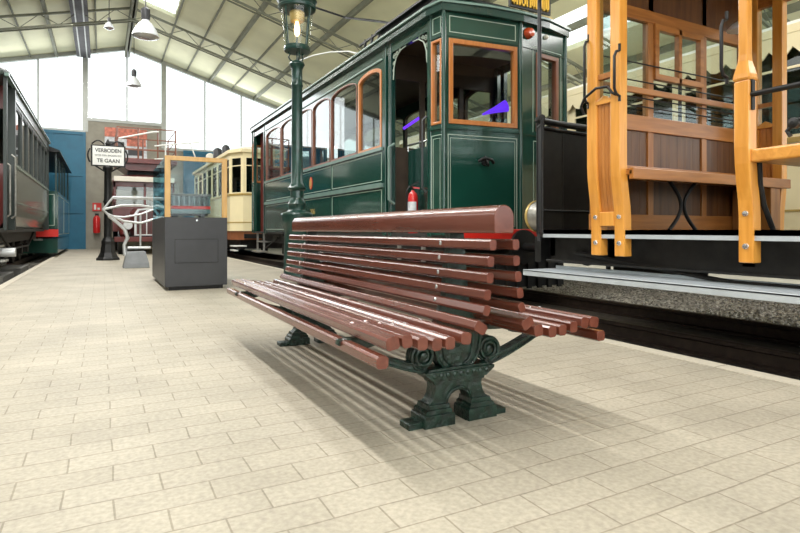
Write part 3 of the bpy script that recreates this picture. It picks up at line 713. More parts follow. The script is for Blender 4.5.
for flip in (0, 1):
    g = (lambda p: p) if not flip else (lambda p: (p[0], 19.90 - p[1]))
    pts = [g((GX0, 5.62)), g((3.44, 5.38)), g((4.46, 5.26)), g((5.30, 5.38)), g((GX1, 5.62))]
    segs = [(0, 1), (1, 2), (2, 3), (3, 4)]
    for i, j in segs:
        P, Q = (pts[i], pts[j]) if not flip else (pts[j], pts[i])
        L_ = math.dist(P, Q)
        if i in (0, 3): end_panel(P, Q, .74, zg, (.03, L_ - .03), 'slim', 0)
        elif i == 1: mbf, LL = end_panel(P, Q, .74, zg, (.06, L_ - .05), 'wide', 0)
        else: mbd, LD = end_panel(P, Q, .74, zg, (.28, L_ - .14), 'door', 0)
        if not flip and i == 1:
            b = mbf(); b.tube([(LL * .42, -.03, 1.60), (LL * .46, -.06, 1.63), (LL * .52, -.065, 1.63), (LL * .58, -.06, 1.62), (LL * .62, -.03, 1.59)], .018, 8); b.tube([(LL * .49, -.05, 1.66), (LL * .52, -.07, 1.58), (LL * .54, -.05, 1.55)], .014, 8)
            b.lathe([(.01, -.03), (.045, -.02), (.05, 0)], (LL * .52, 0, 1.60), 'y', 14); b.build('lamp_bracket', m_black, gt, smooth=True)
        if not flip and i == 2:
            b = mbd(); b.lathe([(.02, -.07), (.05, -.065), (.065, -.03), (.07, 0)], (.13, 0, 3.20), 'y', 20); b.build('marker_lamp', M('red_lamp', (.55, .07, .02), .2, 0, .1, coat=.5), gt, smooth=True)
            b = mbd(); b.lathe([(.01, -.04), (.025, -.03), (.03, 0)], (.46, 0, 3.22), 'y', 14); b.build('marker_lamp', m_creamp, gt, smooth=True)
    for k in (1, 2, 3):
        p = pts[k]; b = MB(); b.lathe([(.028, .74), (.028, 3.31)], (p[0], p[1], 0), 'z', 12); b.build('corner_post', m_tram, gt, smooth=True)
# scrollwork brackets in the platform doorways
for yy, s in ((5.70, 1), (6.61, -1)):
    for lay in range(1):
        b = MB(); x = GX0 + .02
        b.tube([(x, yy + s * .02, 2.80), (x, yy + s * .035, 2.95), (x, yy + s * .10, 3.07), (x, yy + s * .22, 3.135), (x, yy + s * .36, 3.15)], .008, 6)
        for cx_, cz_, r in ((.05, 3.10, .04), (.12, 3.125, .03), (.035, 3.01, .028), (.20, 3.145, .02), (.02, 2.92, .02)):
            b.tube([(x, yy + s * (cx_ + (r - r * .8 * q) * math.cos(9 * q)), cz_ + (r - r * .8 * q) * math.sin(9 * q)) for q in [i / 20 for i in range(21)]], .005, 5)
        b.build('scroll_bracket', m_line, gt)
# platform interior: half-height gate, bulkheads, handrails, seats
b = MB(); b.box(3.62, 3.66, 5.75, 6.55, ZF, 1.86); b.build('platform_gate', m_tramd, gt, .006)
b = MB(); b.tube([(3.62, 5.75, 1.93), (3.62, 6.55, 1.93)], .015, 8); b.tube([(3.62, 5.75, 1.85), (3.62, 5.75, 1.94)], .012, 8); b.tube([(3.62, 6.55, 1.85), (3.62, 6.55, 1.94)], .012, 8); b.build('gate_rail', m_bolt, gt)
for y in (5.70,): MB().tube([(3.40, y, 1.25), (3.35, y + .01, 1.30), (3.35, y + .01, 2.1), (3.40, y, 2.15)], .014, 8).build('handrail', m_dgrey, gt, smooth=True)
MB().tube([(3.44, 6.60, 1.15), (3.36, 6.6, 1.2), (3.36, 6.6, 1.9), (3.44, 6.6, 1.95)], .02, 8).build('handrail', m_trims, gt, smooth=True)
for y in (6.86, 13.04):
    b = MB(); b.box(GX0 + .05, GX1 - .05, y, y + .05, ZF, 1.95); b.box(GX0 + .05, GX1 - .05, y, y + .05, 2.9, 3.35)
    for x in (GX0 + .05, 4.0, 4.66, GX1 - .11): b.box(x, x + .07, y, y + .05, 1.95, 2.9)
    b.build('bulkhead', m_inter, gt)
b = MB()
for x in (GX0 + .10, GX1 - .55): b.box(x, x + .45, 6.95, 13.0, ZF, 1.2); b.box(x if x < 4 else x + .40, x + .05 if x < 4 else x + .45, 6.95, 13.0, 1.2, 1.85)
b.build('long_seat', m_oakd, gt)
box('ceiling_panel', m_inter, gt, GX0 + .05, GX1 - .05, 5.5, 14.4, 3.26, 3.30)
MB().tube([(4.4, 8.10, 2.48), (4.4, 7.60, 2.56)], .022, 10).build('violet_reflection', m_violet, gt)  # glowing rod drawn in place of a violet reflection in the doorway
MB().tube([(4.88, 6.6, 2.48), (5.05, 6.5, 2.55), (5.20, 6.45, 2.61)], [.012, .05, .09], 10).build('violet_reflection', m_violet, gt)  # glowing wedge drawn in place of the violet reflection in the end window
box('vestibule_door', m_maroon, gt, 3.55, 3.60, 13.2, 14.15, ZF, 3.2)
box('controller', m_black, gt, 4.2, 4.55, 5.5, 5.8, ZF, 1.75, bevel=.02)

# fire extinguisher in the doorway
fe = root('fire_extinguisher', (3.52, 6.24, ZF), 'red fire extinguisher on the open end platform of the dark green tram', 'fire extinguisher')
ex, ey = 3.52, 6.24
MB().lathe([(.01, ZF), (.062, ZF), (.065, ZF + .03), (.065, 1.22), (.05, 1.27), (.025, 1.295), (.02, 1.31)], (ex, ey, 0), 'z', 20).build('cylinder', m_redext, fe, smooth=True)
b = MB(); b.box(ex - .012, ex + .012, ey - .012, ey + .012, 1.30, 1.35); b.bar((ex - .02, ey, 1.37), (ex + .06, ey - .05, 1.42), .014, .02); b.build('valve', m_black, fe)
b = MB(); b.bar((ex - .01, ey, 1.345), (ex + .07, ey - .05, 1.335), .012, .02); b.build('lever', m_redext, fe)
b = MB(); b.tube([(ex, ey, 1.33), (ex - .05, ey, 1.36), (ex - .09, ey, 1.30), (ex - .085, ey, 1.0)], .01, 8); b.build('hose', m_black, fe)
b = MB(); n = 14
b.loft([[(ex + .067 * math.cos(a), ey + .067 * math.sin(a), z) for a in [PI * .62 + PI * .95 * i / n for i in range(n + 1)]] for z in (1.04, 1.16)], cap=False, closed=False); b.build('instruction_label', m_poster, fe)

# ================================================================== VARNISHED OPEN TRAM (right foreground)
OX0, OX1 = 3.4, 5.65
ot = root('open_tram_car', (4.52, 1.2, 0), 'varnished yellow and brown wooden open-sided tram car at the right, with grey footboards', 'tram', 'tram cars in the hall')
def ash_post(y0, y1, ztaper=None, x=OX0, s=1, nm='side_post', z1=3.05):
    """post following the tumblehome: straight above the waist, tucked in below"""
    prof = [(.0, z1), (.0, 1.62), (.0, 1.30), (.006, 1.20), (.022, 1.08), (.038, .98), (.046, .88), (.048, .60)]
    th = .085
    o = [(x + s * u, z) for u, z in prof] + [(x + s * (u + th), z) for u, z in prof[::-1]]
    b = MB()
    if ztaper:
        lo = [(x + s * u, min(z, ztaper - .05)) for u, z in prof if z < ztaper + .2]; lo = [(x, ztaper - .06)] + [q for q in lo if q[1] < ztaper - .06]
        b.prism(lo + [(q[0] + s * th, q[1]) for q in lo[::-1]], 'y', y0, y1)
        ym = (y0 + y1) / 2; h = (y1 - y0) / 2
        def rect(z, k, t): return [(x + s * t, ym - h * k, z), (x + s * (th - t), ym - h * k, z), (x + s * (th - t), ym + h * k, z), (x + s * t, ym + h * k, z)]
        b.loft([rect(ztaper - .06, 1, 0), rect(ztaper - .045, 1.12, -.006), rect(ztaper - .02, 1.05, -.003), rect(ztaper + .06, .66, .012), rect(ztaper + .10, .6, .014), rect(z1, .6, .014)])
    else: b.prism(o, 'y', y0, y1)
    p = b.build(nm, m_yel, ot, .007)
    for z in (.70, .90):
        q = MB(); q.lathe([(.003, -.012), (.016, -.010), (.020, 0)], (x + s * .047, (y0 + y1) / 2, z), 'x', 12) if s > 0 else q.lathe([(.020, 0), (.016, .010), (.003, .012)], (x + s * .047, (y0 + y1) / 2, z), 'x', 12)
        q.build('bolt', m_bolt, p, smooth=True)
    return p
for x, s in ((OX0, 1), (OX1, -1)):
    ash_post(3.12, 3.215, None, x, s); ash_post(2.895, 2.985, None, x, s)
    ash_post(1.955, 2.045, 1.76, x, s); ash_post(.95, 1.04, 1.76, x, s); ash_post(-.10, -.01, 1.76, x, s)
    # boarded panel, its rails and the glazed light above
    b = MB()
    prof = [(.02, 1.78), (.02, 1.30), (.026, 1.20), (.042, 1.08), (.058, .98), (.062, .93)]
    for k in range(4):
        ya = 2.985 + .034 * k
        b.prism([(x + s * u, z) for u, z in prof] + [(x + s * (u + .03), z) for u, z in prof[::-1]], 'y', ya + .0015, ya + .0325)
    b.build('boarded_panel', m_yel if False else wood('honey_boards', (.42, .15, .025), (.58, .23, .05), 'z', .3, .4, 6), ot)
    bx = MB(); bx.box(min(x + s * .04, x + s * .11), max(x + s * .04, x + s * .11), 2.985, 3.12, .83, .94); bx.build('panel_rail', m_yel, ot, .005)
    bx = MB(); bx.prism([(2.985, 1.77), (3.12, 1.77), (3.12, 1.80), (3.05, 1.835), (2.985, 1.80)], 'x', min(x + s * .0, x + s * .08), max(x + s * .0, x + s * .08)); bx.build('panel_rail', m_yel, ot, .004)
    pa = MB(); pa.box(min(x + s * .04, x + s * .046), max(x + s * .04, x + s * .046), 2.985, 3.12, 1.80, 3.0); pa.build('pane', m_glt, ot)
    bx = MB(); bx.box(min(x + s * .02, x + s * .07), max(x + s * .02, x + s * .07), 2.985, 3.12, 1.97, 2.01); bx.build('panel_rail', m_oakx, ot)
# bulkhead across the car at y = 3.2, made from posts, rails, panels and sashes
BY = 3.22
each('bulkhead_post', m_oak, ot, [(x, x + .07, BY, BY + .06, .80, 3.05) for x in (3.50, 4.135, 4.87, 5.50)], .004)
each('bulkhead_rail', m_oakx, ot, [(3.48, 5.57, BY - .01, BY + .05, z0, z1) for z0, z1 in ((.80, .93), (1.64, 1.77), (2.58, 2.68), (1.30, 1.34))] + [(3.48, 5.57, BY - .03, BY, 1.95, 2.0)], .004)
b = MB()
for xa, xb in ((3.57, 4.135), (4.205, 4.87), (4.94, 5.50)):
    n_ = 6
    for k in range(n_): q0 = xa + (xb - xa) * k / n_; q1 = xa + (xb - xa) * (k + 1) / n_; b.box(q0 + .001, q1 - .001, BY + .015, BY + .035, .93, 1.30); b.box(q0 + .001, q1 - .001, BY + .015, BY + .035, 1.34, 1.64)
b.build('bulkhead_boards', m_oakd, ot)
b = MB(); b.box(3.48, 5.57, BY, BY + .04, 2.68, 3.1); b.build('bulkhead_headboard', m_oakd, ot)
b = MB(); b.box(3.48, 5.57, BY + .02, BY + .026, 1.77, 2.58); b.build('pane', m_glt, ot)
for z0, z1 in ((2.10, 2.58), ):
    b = MB(); b.frame('y', BY - .02, BY + .03, 4.205, 4.87, z0, z1, .05); b.box(4.52, 4.56, BY - .02, BY + .03, z0, z1); b.build('sliding_sash', m_oakx, ot, .003)
for z in (1.84, 1.91, 2.05, 2.2): MB().tube([(3.5, BY - .03, z), (5.55, BY - .03, z)], .006, 6).build('guard_wire', m_black, ot)
# benches
def bench_seat(y0, y1, x0, x1, mt, z=1.215, front=True):
    b = MB(); b.box(x0, x1, y0, y1, z, z + .035); b.box(x0, x1, y0 - .012, y0 + .03, z - .035, z + .05); b.box(x0, x1, y0 + .03, y1, z + .035, z + .045)
    o = b.build('seat', mt, ot, .006); return o
bench_seat(2.84, 3.21, 3.47, 5.58, m_oakx)
b = MB()
for s in (-1, 1):
    b.tube([(4.25 + s * (.17 - .15 * math.sin(PI * q)), 2.98, .80 + .40 * q) for q in [i / 14 for i in range(15)]], .015, 8)
b.build('seat_leg', m_black, ot, smooth=True)
b = MB(); b.box(5.30, 5.45, 2.85, 3.2, .80, 1.18); b.build('seat_leg', m_oak, ot, .005)
# crosswise seats on the near side of the posts
for y0 in (1.42, .42, -.58):
    b = MB(); b.box(OX0 + .02, OX1 - .02, y0, y0 + .54, 1.205, 1.285); b.build('seat', m_yelx, ot, .012)
    for x, q in ((3.50, 1), (5.55, -1)): MB().tube([(x, y0 + .53, 1.21), (x + q * .01, y0 + .53, 1.08), (x + q * .05, y0 + .53, .95), (x + q * .15, y0 + .53, .80)], .016, 8).build('seat_bracket', m_black, ot, smooth=True)
    MB().tube([(4.5, y0 + .2, 1.21), (4.5, y0 + .2, .80)], .016, 8).build('seat_bracket', m_black, ot)
# handrails and guards
def hook_rail(y, z0, z1, out=.05, r=.011):
    MB().tube([(3.405, y, z0 - .04), (3.405, y, z0), (3.40 - out * .6, y, z0 + .012), (3.40 - out, y, z0 + .05), (3.40 - out, y, z1 - .05), (3.40 - out * .6, y, z1 - .012), (3.405, y, z1), (3.405, y, z1 + .05)], r, 8).build('handrail', m_black, ot, smooth=True)
hook_rail(3.20, 1.80, 2.30, .04); hook_rail(2.90, 1.80, 2.02 + .12, -.0 + .05); hook_rail(2.09, 1.74, 2.10, .05)
MB().tube([(3.395, 3.235, 1.72), (3.365, 3.24, 1.78), (3.36, 3.2, 1.84), (3.355, 3.08, 1.89), (3.36, 2.97, 1.88), (3.37, 2.94, 1.83), (3.38, 2.91, 1.81)], .011, 8).build('handrail', m_black, ot, smooth=True)
b = MB(); b.tube([(3.43, 2.0, 1.612), (3.43, .98, 1.612)], .017, 10); b.box(3.42, 3.45, 1.945, 1.96, 1.52, 1.70); b.build('guard_bar', m_black, ot, smooth=True)
b = MB(); b.tube([(3.43, 1.66, 1.60), (3.43, 1.66, 1.42)], .012, 8); b.tube([(3.43, 1.72, 1.42), (3.43, 1.40, 1.40)], .010, 8); b.lathe([(.01, -.03), (.03, -.02), (.03, .02), (.01, .03)], (3.43, 1.72, 1.40), 'x', 12); b.tube([(3.43, 1.72, 1.40), (3.43, 1.76, 1.36), (3.43, 1.74, 1.33)], .012, 8); b.build('chain_hook', m_black, ot)
b = MB(); b.tube([(5.6, 2.55, 3.0), (5.55, 2.50, 2.7), (5.5, 2.46, 2.55), (5.5, 2.45, 2.3)], .02, 8); b.build('roof_bracket', m_black, ot)
for xx, yy in ((3.65, 2.45),):
    MB().lathe([(.01, 2.62), (.05, 2.60), (.09, 2.56), (.095, 2.54), (.03, 2.52)], (4.9, 2.9, 0), 'z', 16).build('ceiling_lamp', m_lampw, ot, smooth=True)
# floor, footboard and underframe
b = MB(); b.box(OX0 + .10, OX1 - .10, -2.5, 3.9, .74, .80); b.build('floor', m_under, ot)
for x, s in ((OX0, 1), (OX1, -1)):
    b = MB(); xa, xb = sorted((x + s * .06, x + s * .11)); b.box(xa, xb, -2.5, 3.78, .765, .80); b.box(xa, xb - .03 if s > 0 else xb, -2.5, 3.78, .735, .80); b.build('floor_edge_channel', m_steel, ot)
    b = MB(); xa, xb = sorted((x - s * .10, x + s * .30)); b.box(xa, xb, -2.5, 3.86, .435, .45); e = xa if s > 0 else xb - .012
    b.box(xa, xa + .012, -2.5, 3.86, .40, .452); b.box(xb - .012, xb, -2.5, 3.86, .40, .475); b.build('footboard', m_steel, ot, .003)
    b = MB()
    for y in (3.3, 2.45, 1.6, .7, -.3): xi = x + s * .34; b.bar((x + s * .05, y, .42), (xi, y, .42), .04, .02); b.bar((xi, y, .42), (xi, y, .74), .04, .015, (1, 0, 0))
    b.build('footboard_bracket', m_black, ot)
b = MB()
for x in (3.72, 5.25): b.box(x, x + .07, -2.5, 4.0, .52, .74)
for y in (-2.4, -.5, .8, 2.1, 3.2, 3.9): b.box(3.72, 5.32, y, y + .08, .56, .74)
b.box(3.8, 3.9, 2.6, 3.3, .42, .60); b.tube([(3.68, 3.6, .6), (3.68, 2.2, .45), (3.68, 1.2, .45)], .018, 6); b.tube([(3.62, 3.9, .52), (3.62, -1, .52)], .014, 6)
b.build('underframe', m_under, ot)
for y in (.45, -1.9): wheelset(ot, 4.52, y, 1.08, .33, .33); axlebox(ot, 3.82, y, .33); axlebox(ot, 5.22, y, .33)
# roof
b = MB(); up = roofpoly(OX0 - .08, OX1 + .08, 3.05, 3.32); b.prism(up + [(OX0 - .08, 3.03), (OX1 + .08, 3.03)][::1], 'y', -2.6, 3.9); b.build('roof', m_oakd, ot)
each('cant_rail', m_oakx, ot, [(OX0, OX0 + .07, -2.5, 3.9, 2.93, 3.05), (OX1 - .07, OX1, -2.5, 3.9, 2.93, 3.05)], .006)
# dark dash screen at the end platform, with its headlamp and roof standard
b = MB()
dp = [(3.46, 3.80), (3.50, 3.90), (3.85, 3.96), (4.5, 4.00), (5.15, 3.96), (5.50, 3.90), (5.54, 3.80)]
b.loft([[(x, y, .78) for x, y in dp] + [(x, y - .02, .78) for x, y in dp[::-1]], [(x, y, 1.72) for x, y in dp] + [(x, y - .02, 1.72) for x, y in dp[::-1]]]); b.build('dash_screen', m_black, ot)
b = MB(); b.tube([(x, y - .01, 1.80) for x, y in dp], .032, 10); b.tube([(x, y - .02, 1.735) for x, y in dp], .02, 8)
for x, y in dp: b.tube([(x, y - .01, .76), (x, y - .01, 1.80)], .014, 8)
b.tube([(x, y - .03, .98) for x, y in dp], .01, 6); b.build('dash_rail', m_black, ot, smooth=True)
MB().tube([(3.51, 3.88, .7), (3.51, 3.88, 3.06)], .019, 10).build('platform_pole', m_dgrey, ot, smooth=True)
b = MB(); b.tube([(5.49, 3.88, .7), (5.49, 3.88, 3.06)], .019, 10); b.build('platform_pole', m_dgrey, ot, smooth=True)
hl = MB().lathe([(.02, -.09), (.07, -.08), (.12, -.04), (.14, 0), (.145, .04), (.13, .05)], (3.655, 4.02, .93), 'y', 24).build('headlamp', m_dsilver, ot, smooth=True)
MB().lathe([(.150, .03), (.152, .05), (.148, .06), (.12, .062)], (3.655, 4.02, .93), 'y', 24).build('headlamp_rim', m_gold, hl, smooth=True)
b = MB(); b.box(3.6, 5.4, 3.96, 4.04, .50, .74); b.build('buffer_beam', m_black, ot)
MB().lathe([(.05, 0), (.05, .18), (.17, .19), (.18, .22), (.05, .23)], (4.52, 4.04, .60), 'y', 18).build('buffer', m_black, ot, smooth=True)
# ================================================================== CREAM TRAMS
def cream_tram(loc, x0, x1, y0, y1, label, chamfer=.28, depth=.5, nw=6, white_roof=True):
    t = root('tram_car', loc, label, 'tram', 'tram cars in the hall')
    zb, zw, zt, zr_ = .77, 1.88, 3.02, 3.15
    plan = [(x0, y0 + depth), (x0 + chamfer, y0), (x1 - chamfer, y0), (x1, y0 + depth), (x1, y1 - depth), (x1 - chamfer, y1), (x0 + chamfer, y1), (x0, y1 - depth)]
    nP = len(plan)
    lower, post_, band, glassb, winf = MB(), MB(), MB(), MB(), MB()
    for i in range(nP):
        P, Q = Vector((*plan[i], 0)), Vector((*plan[(i + 1) % nP], 0)); L_ = (Q - P).length
        ux = (Q - P).normalized(); uy = Vector((0, 0, 1)).cross(ux)
        Mx = Matrix(((ux.x, uy.x, 0, P.x), (ux.y, uy.y, 0, P.y), (0, 0, 1, 0), (0, 0, 0, 1)))
        for q in (lower, post_, band, glassb, winf): q.M = Mx
        n_ = max(1, round(L_ / 1.05)); 
        lower.box(0, L_, 0, .05, zb, zw); post_.box(0, L_, 0, .05, zt, zr_)
        band.box(0, L_, -.02, 0, zw - .03, zw + .03); band.box(0, L_, -.012, 0, 1.02, 1.045)
        for k in range(n_ + 1):
            c = L_ * k / n_; a0, a1 = max(0, c - .06), min(L_, c + .06); post_.box(a0, a1, 0, .05, zw, zt)
        for k in range(n_):
            a0, a1 = L_ * k / n_ + .06, L_ * (k + 1) / n_ - .06
            winf.frame('y', -.01, .04, a0, a1, zw + .03, zt, .035); winf.box(a0, a1, -.005, .03, zt - .28, zt - .25)
            glassb.box(a0 + .02, a1 - .02, .015, .02, zw + .04, zt - .02)
    for q in (lower, post_, band, glassb, winf): q.M = None
    lower.build('body_panel', m_cream, t); post_.build('window_pillar', m_cream, t); band.build('moulding', m_gold, t)
    fr_ = winf.build('window_frame', m_cream, t); glassb.build('pane', m_gldark, fr_)
    def off(p, d): cx_, cy_ = (x0 + x1) / 2, (y0 + y1) / 2; return (p[0] + d * (1 if p[0] > cx_ else -1), p[1] + d * (1 if p[1] > cy_ else -1))
    MB().prism([off(p, .07) for p in plan], 'z', zr_, zr_ + .10).build('cornice', m_cream, t)
    MB().loft([[(*off(p, .05), zr_ + .10) for p in plan], [(*off(p, -.12), zr_ + .20) for p in plan], [(*off(p, -.45), zr_ + .26) for p in plan]]).build('roof', m_creamp, t)
    MB().prism([off(p, -.04) for p in plan], 'z', .50, zb).build('apron', m_rust, t)
    MB().prism([off(p, -.06) for p in plan], 'z', zb, zb + .03).build('floor', m_under, t)
    b = MB(); b.box(x0 + .3, x1 - .3, y0 + .5, y1 - .5, .22, .5); b.build('underframe', m_under, t)
    L2 = y1 - y0
    for y in (y0 + L2 * .3, y0 + L2 * .7): wheelset(t, (x0 + x1) / 2, y, 1.08, .36, .36); axlebox(t, x0 + .22, y); axlebox(t, x1 - .22, y)
    b = MB(); b.box(x0 + .2, x0 + .55, y0 + .55, y1 - .55, .8, 1.3); b.box(x1 - .55, x1 - .2, y0 + .55, y1 - .55, .8, 1.3); b.build('long_seat', m_oakd, t)
    MB().tube([((x0 + x1) / 2 + .2, y0 + .35, 1.2), ((x0 + x1) / 2 + .2, y0 + .35, 2.0)], .05, 8).build('controller', m_maroon, t)
    b = MB(); b.box(x0 + .3, x1 - .3, y0 - .06, y0, .55, .68); b.lathe([(.04, -.14), (.15, -.13), (.15, -.09), (.04, -.08), (.04, 0)], ((x0 + x1) / 2, y0 - .05, .62), 'y', 16); b.build('buffer', m_black, t)
    return t
ct = cream_tram((4.45, 21.5, 0), 3.47, 5.57, 17.05, 25.6, 'cream tram car with a brown apron beyond the glass display case', .28, .55)
for y, mt, r in ((23.9, m_creamp, .17), (22.2, m_dgrey, .17), (20.6, m_dgrey, .14)):
    MB().lathe([(r * .6, 3.30), (r, 3.36), (r, 3.30 + r * 3.2), (r * .7, 3.36 + r * 3.3), (.03, 3.38 + r * 3.4)], (3.92, y, 0), 'z', 14).build('roof_ventilator', mt, ct, smooth=True)
b = MB(); b.box(3.25, 3.62, 16.0, 16.5, .33, .36); b.box(3.2, 3.3, 15.6, 16.2, .22, .25); b.build('footstep', m_white, ct)
c2 = cream_tram((8.4, 7.5, 0), 7.3, 9.4, 2.6, 14.0, 'cream tram car on the far right track, seen through the windows of the wooden tram', .25, .5)
b = MB()
for i in range(38):
    y = 3.1 + .27 * i; b.prism([(y, 3.14), (y + .27, 3.14), (y + .27, 2.98), (y + .20, 2.90), (y + .135, 2.88), (y + .07, 2.90), (y, 2.98)], 'x', 7.22, 7.24)
b.build('scalloped_valance', m_cream, c2)

# ================================================================== LEFT TRAM
LX0, LX1 = -3.5, -1.35
lt = root('tram_car', (-2.45, 14.7, 0), 'old dark grey-green tram car with tall narrow windows at the left edge of the hall', 'tram', 'tram cars in the hall')
ya, yb = 11.75, 18.6
for x, s in ((LX1, 1), (LX0, -1)):
    def bx(m_, a, c, y0, y1, z0, z1): xa, xb = sorted((x + s * a, x + s * c)); m_.box(xa, xb, y0, y1, z0, z1)
    b = MB(); xs = lambda u: x + s * u
    b.prism([(xs(0), 1.95), (xs(0), 1.20), (xs(-.05), 1.05), (xs(-.16), .83), (xs(-.22), .83), (xs(-.10), 1.05), (xs(-.05), 1.20), (xs(-.05), 1.95)], 'y', ya, yb); b.build('side_panel', m_lpanel, lt)
    b = MB(); n_ = 7
    for k in range(n_ + 1): y = ya + .12 + (yb - ya - .2) * k / n_; b = MB(); bx(b, -.05, .004, y - .05, y + .05, 1.95, 3.0); b.build('window_pillar', m_ltram, lt)
    b = MB(); bx(b, -.05, .0, ya, yb, 3.0, 3.30); b.build('letter_board', m_ltram, lt)
    for k in range(n_):
        y = ya + .17 + (yb - ya - .2) * k / n_; y2 = ya + .07 + (yb - ya - .2) * (k + 1) / n_; b = MB()
        xa, xb = sorted((xs(-.045), xs(-.01))); b.ring(arch(y, y2, 1.96, 3.02, .10, 8), arch(y + .04, y2 - .04, 2.0, 2.98, .08, 8), 'x', xa, xb); wf = b.build('window_frame', m_ltram, lt)
        MB().prism(arch(y + .02, y2 - .02, 1.98, 3.0, .09, 8), 'x', xs(-.03) - .002, xs(-.03) + .002).build('pane', m_glt, wf)
    def one(nm, mt_, *q): b = MB(); bx(b, *q); b.build(nm, mt_, lt)
    one('moulding', m_trims, 0, .03, ya, yb, 1.90, 1.95); one('moulding', m_trims, 0, .025, ya, yb, 1.28, 1.31); one('moulding', m_trims, 0, .02, ya, yb, 3.06, 3.08)
    one('corner_post', m_ltram, -.1, .02, ya - .04, ya + .06, .80, 3.3); one('corner_post', m_ltram, -.1, .02, yb - .06, yb + .04, .80, 3.3); one('corner_post', m_ltram, -.05, .0, 10.90, 10.95, .80, 3.3)
    for (y, z0, z1) in ((11.0, 1.0, 1.9), (11.64, 1.0, 2.1)): MB().tube([(xs(-.03), y, z0), (xs(.03), y, z0 + .05), (xs(.03), y, z1 - .05), (xs(-.03), y, z1)], .015, 8).build('handrail', m_dsilver, lt)
b = MB(); b.box(LX0 + .1, LX1 - .1, 10.80, 10.86, .80, 1.85); b.build('dash', m_ltram, lt)
b = MB(); b.box(LX0 + .1, LX1 - .1, ya, ya + .05, .83, 1.95); b.box(LX0 + .1, LX1 - .1, ya, ya + .05, 2.9, 3.3); b.build('bulkhead', m_maroon, lt)
b = MB(); b.box(LX0 + .1, LX1 - .1, yb - .05, yb, .83, 3.3); b.build('bulkhead', m_inter, lt)
b = MB()
sec = lambda k, z: [((LX0 + LX1) / 2 + (1.13 * k) * math.cos(a), z + .30 * k * math.sin(a)) for a in [PI * i / 14 for i in range(15)]]
ys = [(10.72, .80), (10.8, .93), (10.95, 1.0), (18.95, 1.0), (19.02, .9)]
b.loft([[(px, y, pz) for px, pz in sec(k, 3.30 - (1 - k) * .3)] for y, k in ys]); b.build('roof', m_ltram, lt, smooth=True)
each('gutter', m_trims, lt, [(LX0 - .04, LX0 + .02, 10.8, 18.9, 3.26, 3.31), (LX1 - .02, LX1 + .04, 10.8, 18.9, 3.26, 3.31)])
b = MB(); b.box(LX0 + .1, LX1 - .1, 10.85, 18.8, .76, .83); b.build('floor', m_under, lt)
b = MB()
for x in (-3.25, -1.72): b.box(x, x + .08, 10.9, 18.7, .55, .76)
b.tube([(-1.62, 12.2, .76), (-1.62, 13.6, .42), (-1.62, 16.6, .42), (-1.62, 18.0, .76)], .022, 6); b.tube([(-1.62, 11.4, .6), (-1.62, 13.0, .25)], .02, 6); b.box(-2.9, -2.0, 13.5, 16.5, .35, .7)
b.build('underframe', m_under, lt)
for y in (12.4, 13.7, 16.4, 17.6): wheelset(lt, -2.49, y, 1.08, .33, .33); axlebox(lt, -1.78, y, .33); axlebox(lt, -3.2, y, .33)
b = MB(); b.tube([(-1.66, 11.5, .42), (-1.30, 11.5, .42)], .075, 16); b.build('axle_cap', m_silver, lt, smooth=True)
for z, x in ((.28, -1.38), (.52, -1.44)):
    b = MB(); b.box(x - .2, x, 10.95, 11.35, z, z + .03); b.build('footstep', m_dsilver, lt)
# steam tram engine behind it
se = root('steam_tram_engine', (-2.25, 22.5, 0), 'dark green boxy tram engine with a red beam, parked behind the grey-green tram at left', 'tram engine')
ex0, ex1, ey0, ey1 = -3.35, -1.16, 19.4, 25.9
b = MB()
for x, xb in ((ex0, ex0 + .05), (ex1 - .05, ex1)): b.box(x, xb, ey0, ey1, .12, .55); b.box(x, xb, ey0 + .02, ey1 - .02, .58, 1.95)
b.box(ex0, ex1, ey0, ey0 + .05, .85, 1.95); b.box(ex0, ex1, ey1 - .05, ey1, .85, 1.95); b.box(ex0 + .05, ex1 - .05, ey0 + .01, ey0 + .05, .12, .55); b.build('body_panel', m_tram, se)
b = MB(); b.box(ex0 - .02, ex1 + .02, ey0 - .06, ey0 - .01, .60, .82); b.build('buffer_beam', m_redp, se)
each('roof_pillar', m_tramd, se, [(x, x + .05, y, y + .06, 1.95, 3.12) for y in (ey0 + .03, ey0 + 1.4, ey0 + 2.8, ey0 + 4.2, ey1 - .08) for x in (ex0 + .02, ex1 - .07)])
b = MB()
b.loft([[(ex0 - .06, y, 3.08), (ex1 + .08, y, 3.08), (ex1 + .07, y, 3.13), (-1.7, y, 3.36), (-2.25, y, 3.42), (-2.8, y, 3.36), (ex0 - .06, y, 3.13)] for y in (ey0 - .35, ey1 + .2)]); b.build('roof', m_black, se)
b = MB(); b.lathe([(.5, 0), (.5, 4.4)], (-2.25, 20.4, 1.75), 'y', 24); b.lathe([(.13, 0), (.13, 1.35)], (-2.25, 20.9, 2.2), 'z', 14); b.build('boiler', m_black, se, smooth=True)
b = MB(); line_rect(b, 'x', ex1, ey0 + .1, ey0 + 2.9, .66, 1.86, .015); line_rect(b, 'x', ex1, ey0 + 3.1, ey1 - .12, .66, 1.86, .015); line_rect(b, 'y', ey0, ex0 + .1, ex1 - .08, .93, 1.86, .015); b.build('lining', m_line, se)
for y in (20.6, 22.6, 24.6): wheelset(se, -2.49, y, 1.08, .33, .33)
b = MB(); b.box(-2.9, -1.7, 19.9, 25.4, .25, .6); b.build('underframe', m_under, se)
MB().tube([(-1.7, 19.35, .52), (-1.7, 18.95, .52), (-1.5, 18.95, .52)], .03, 8).build('coupling_bar', m_dsilver, se)
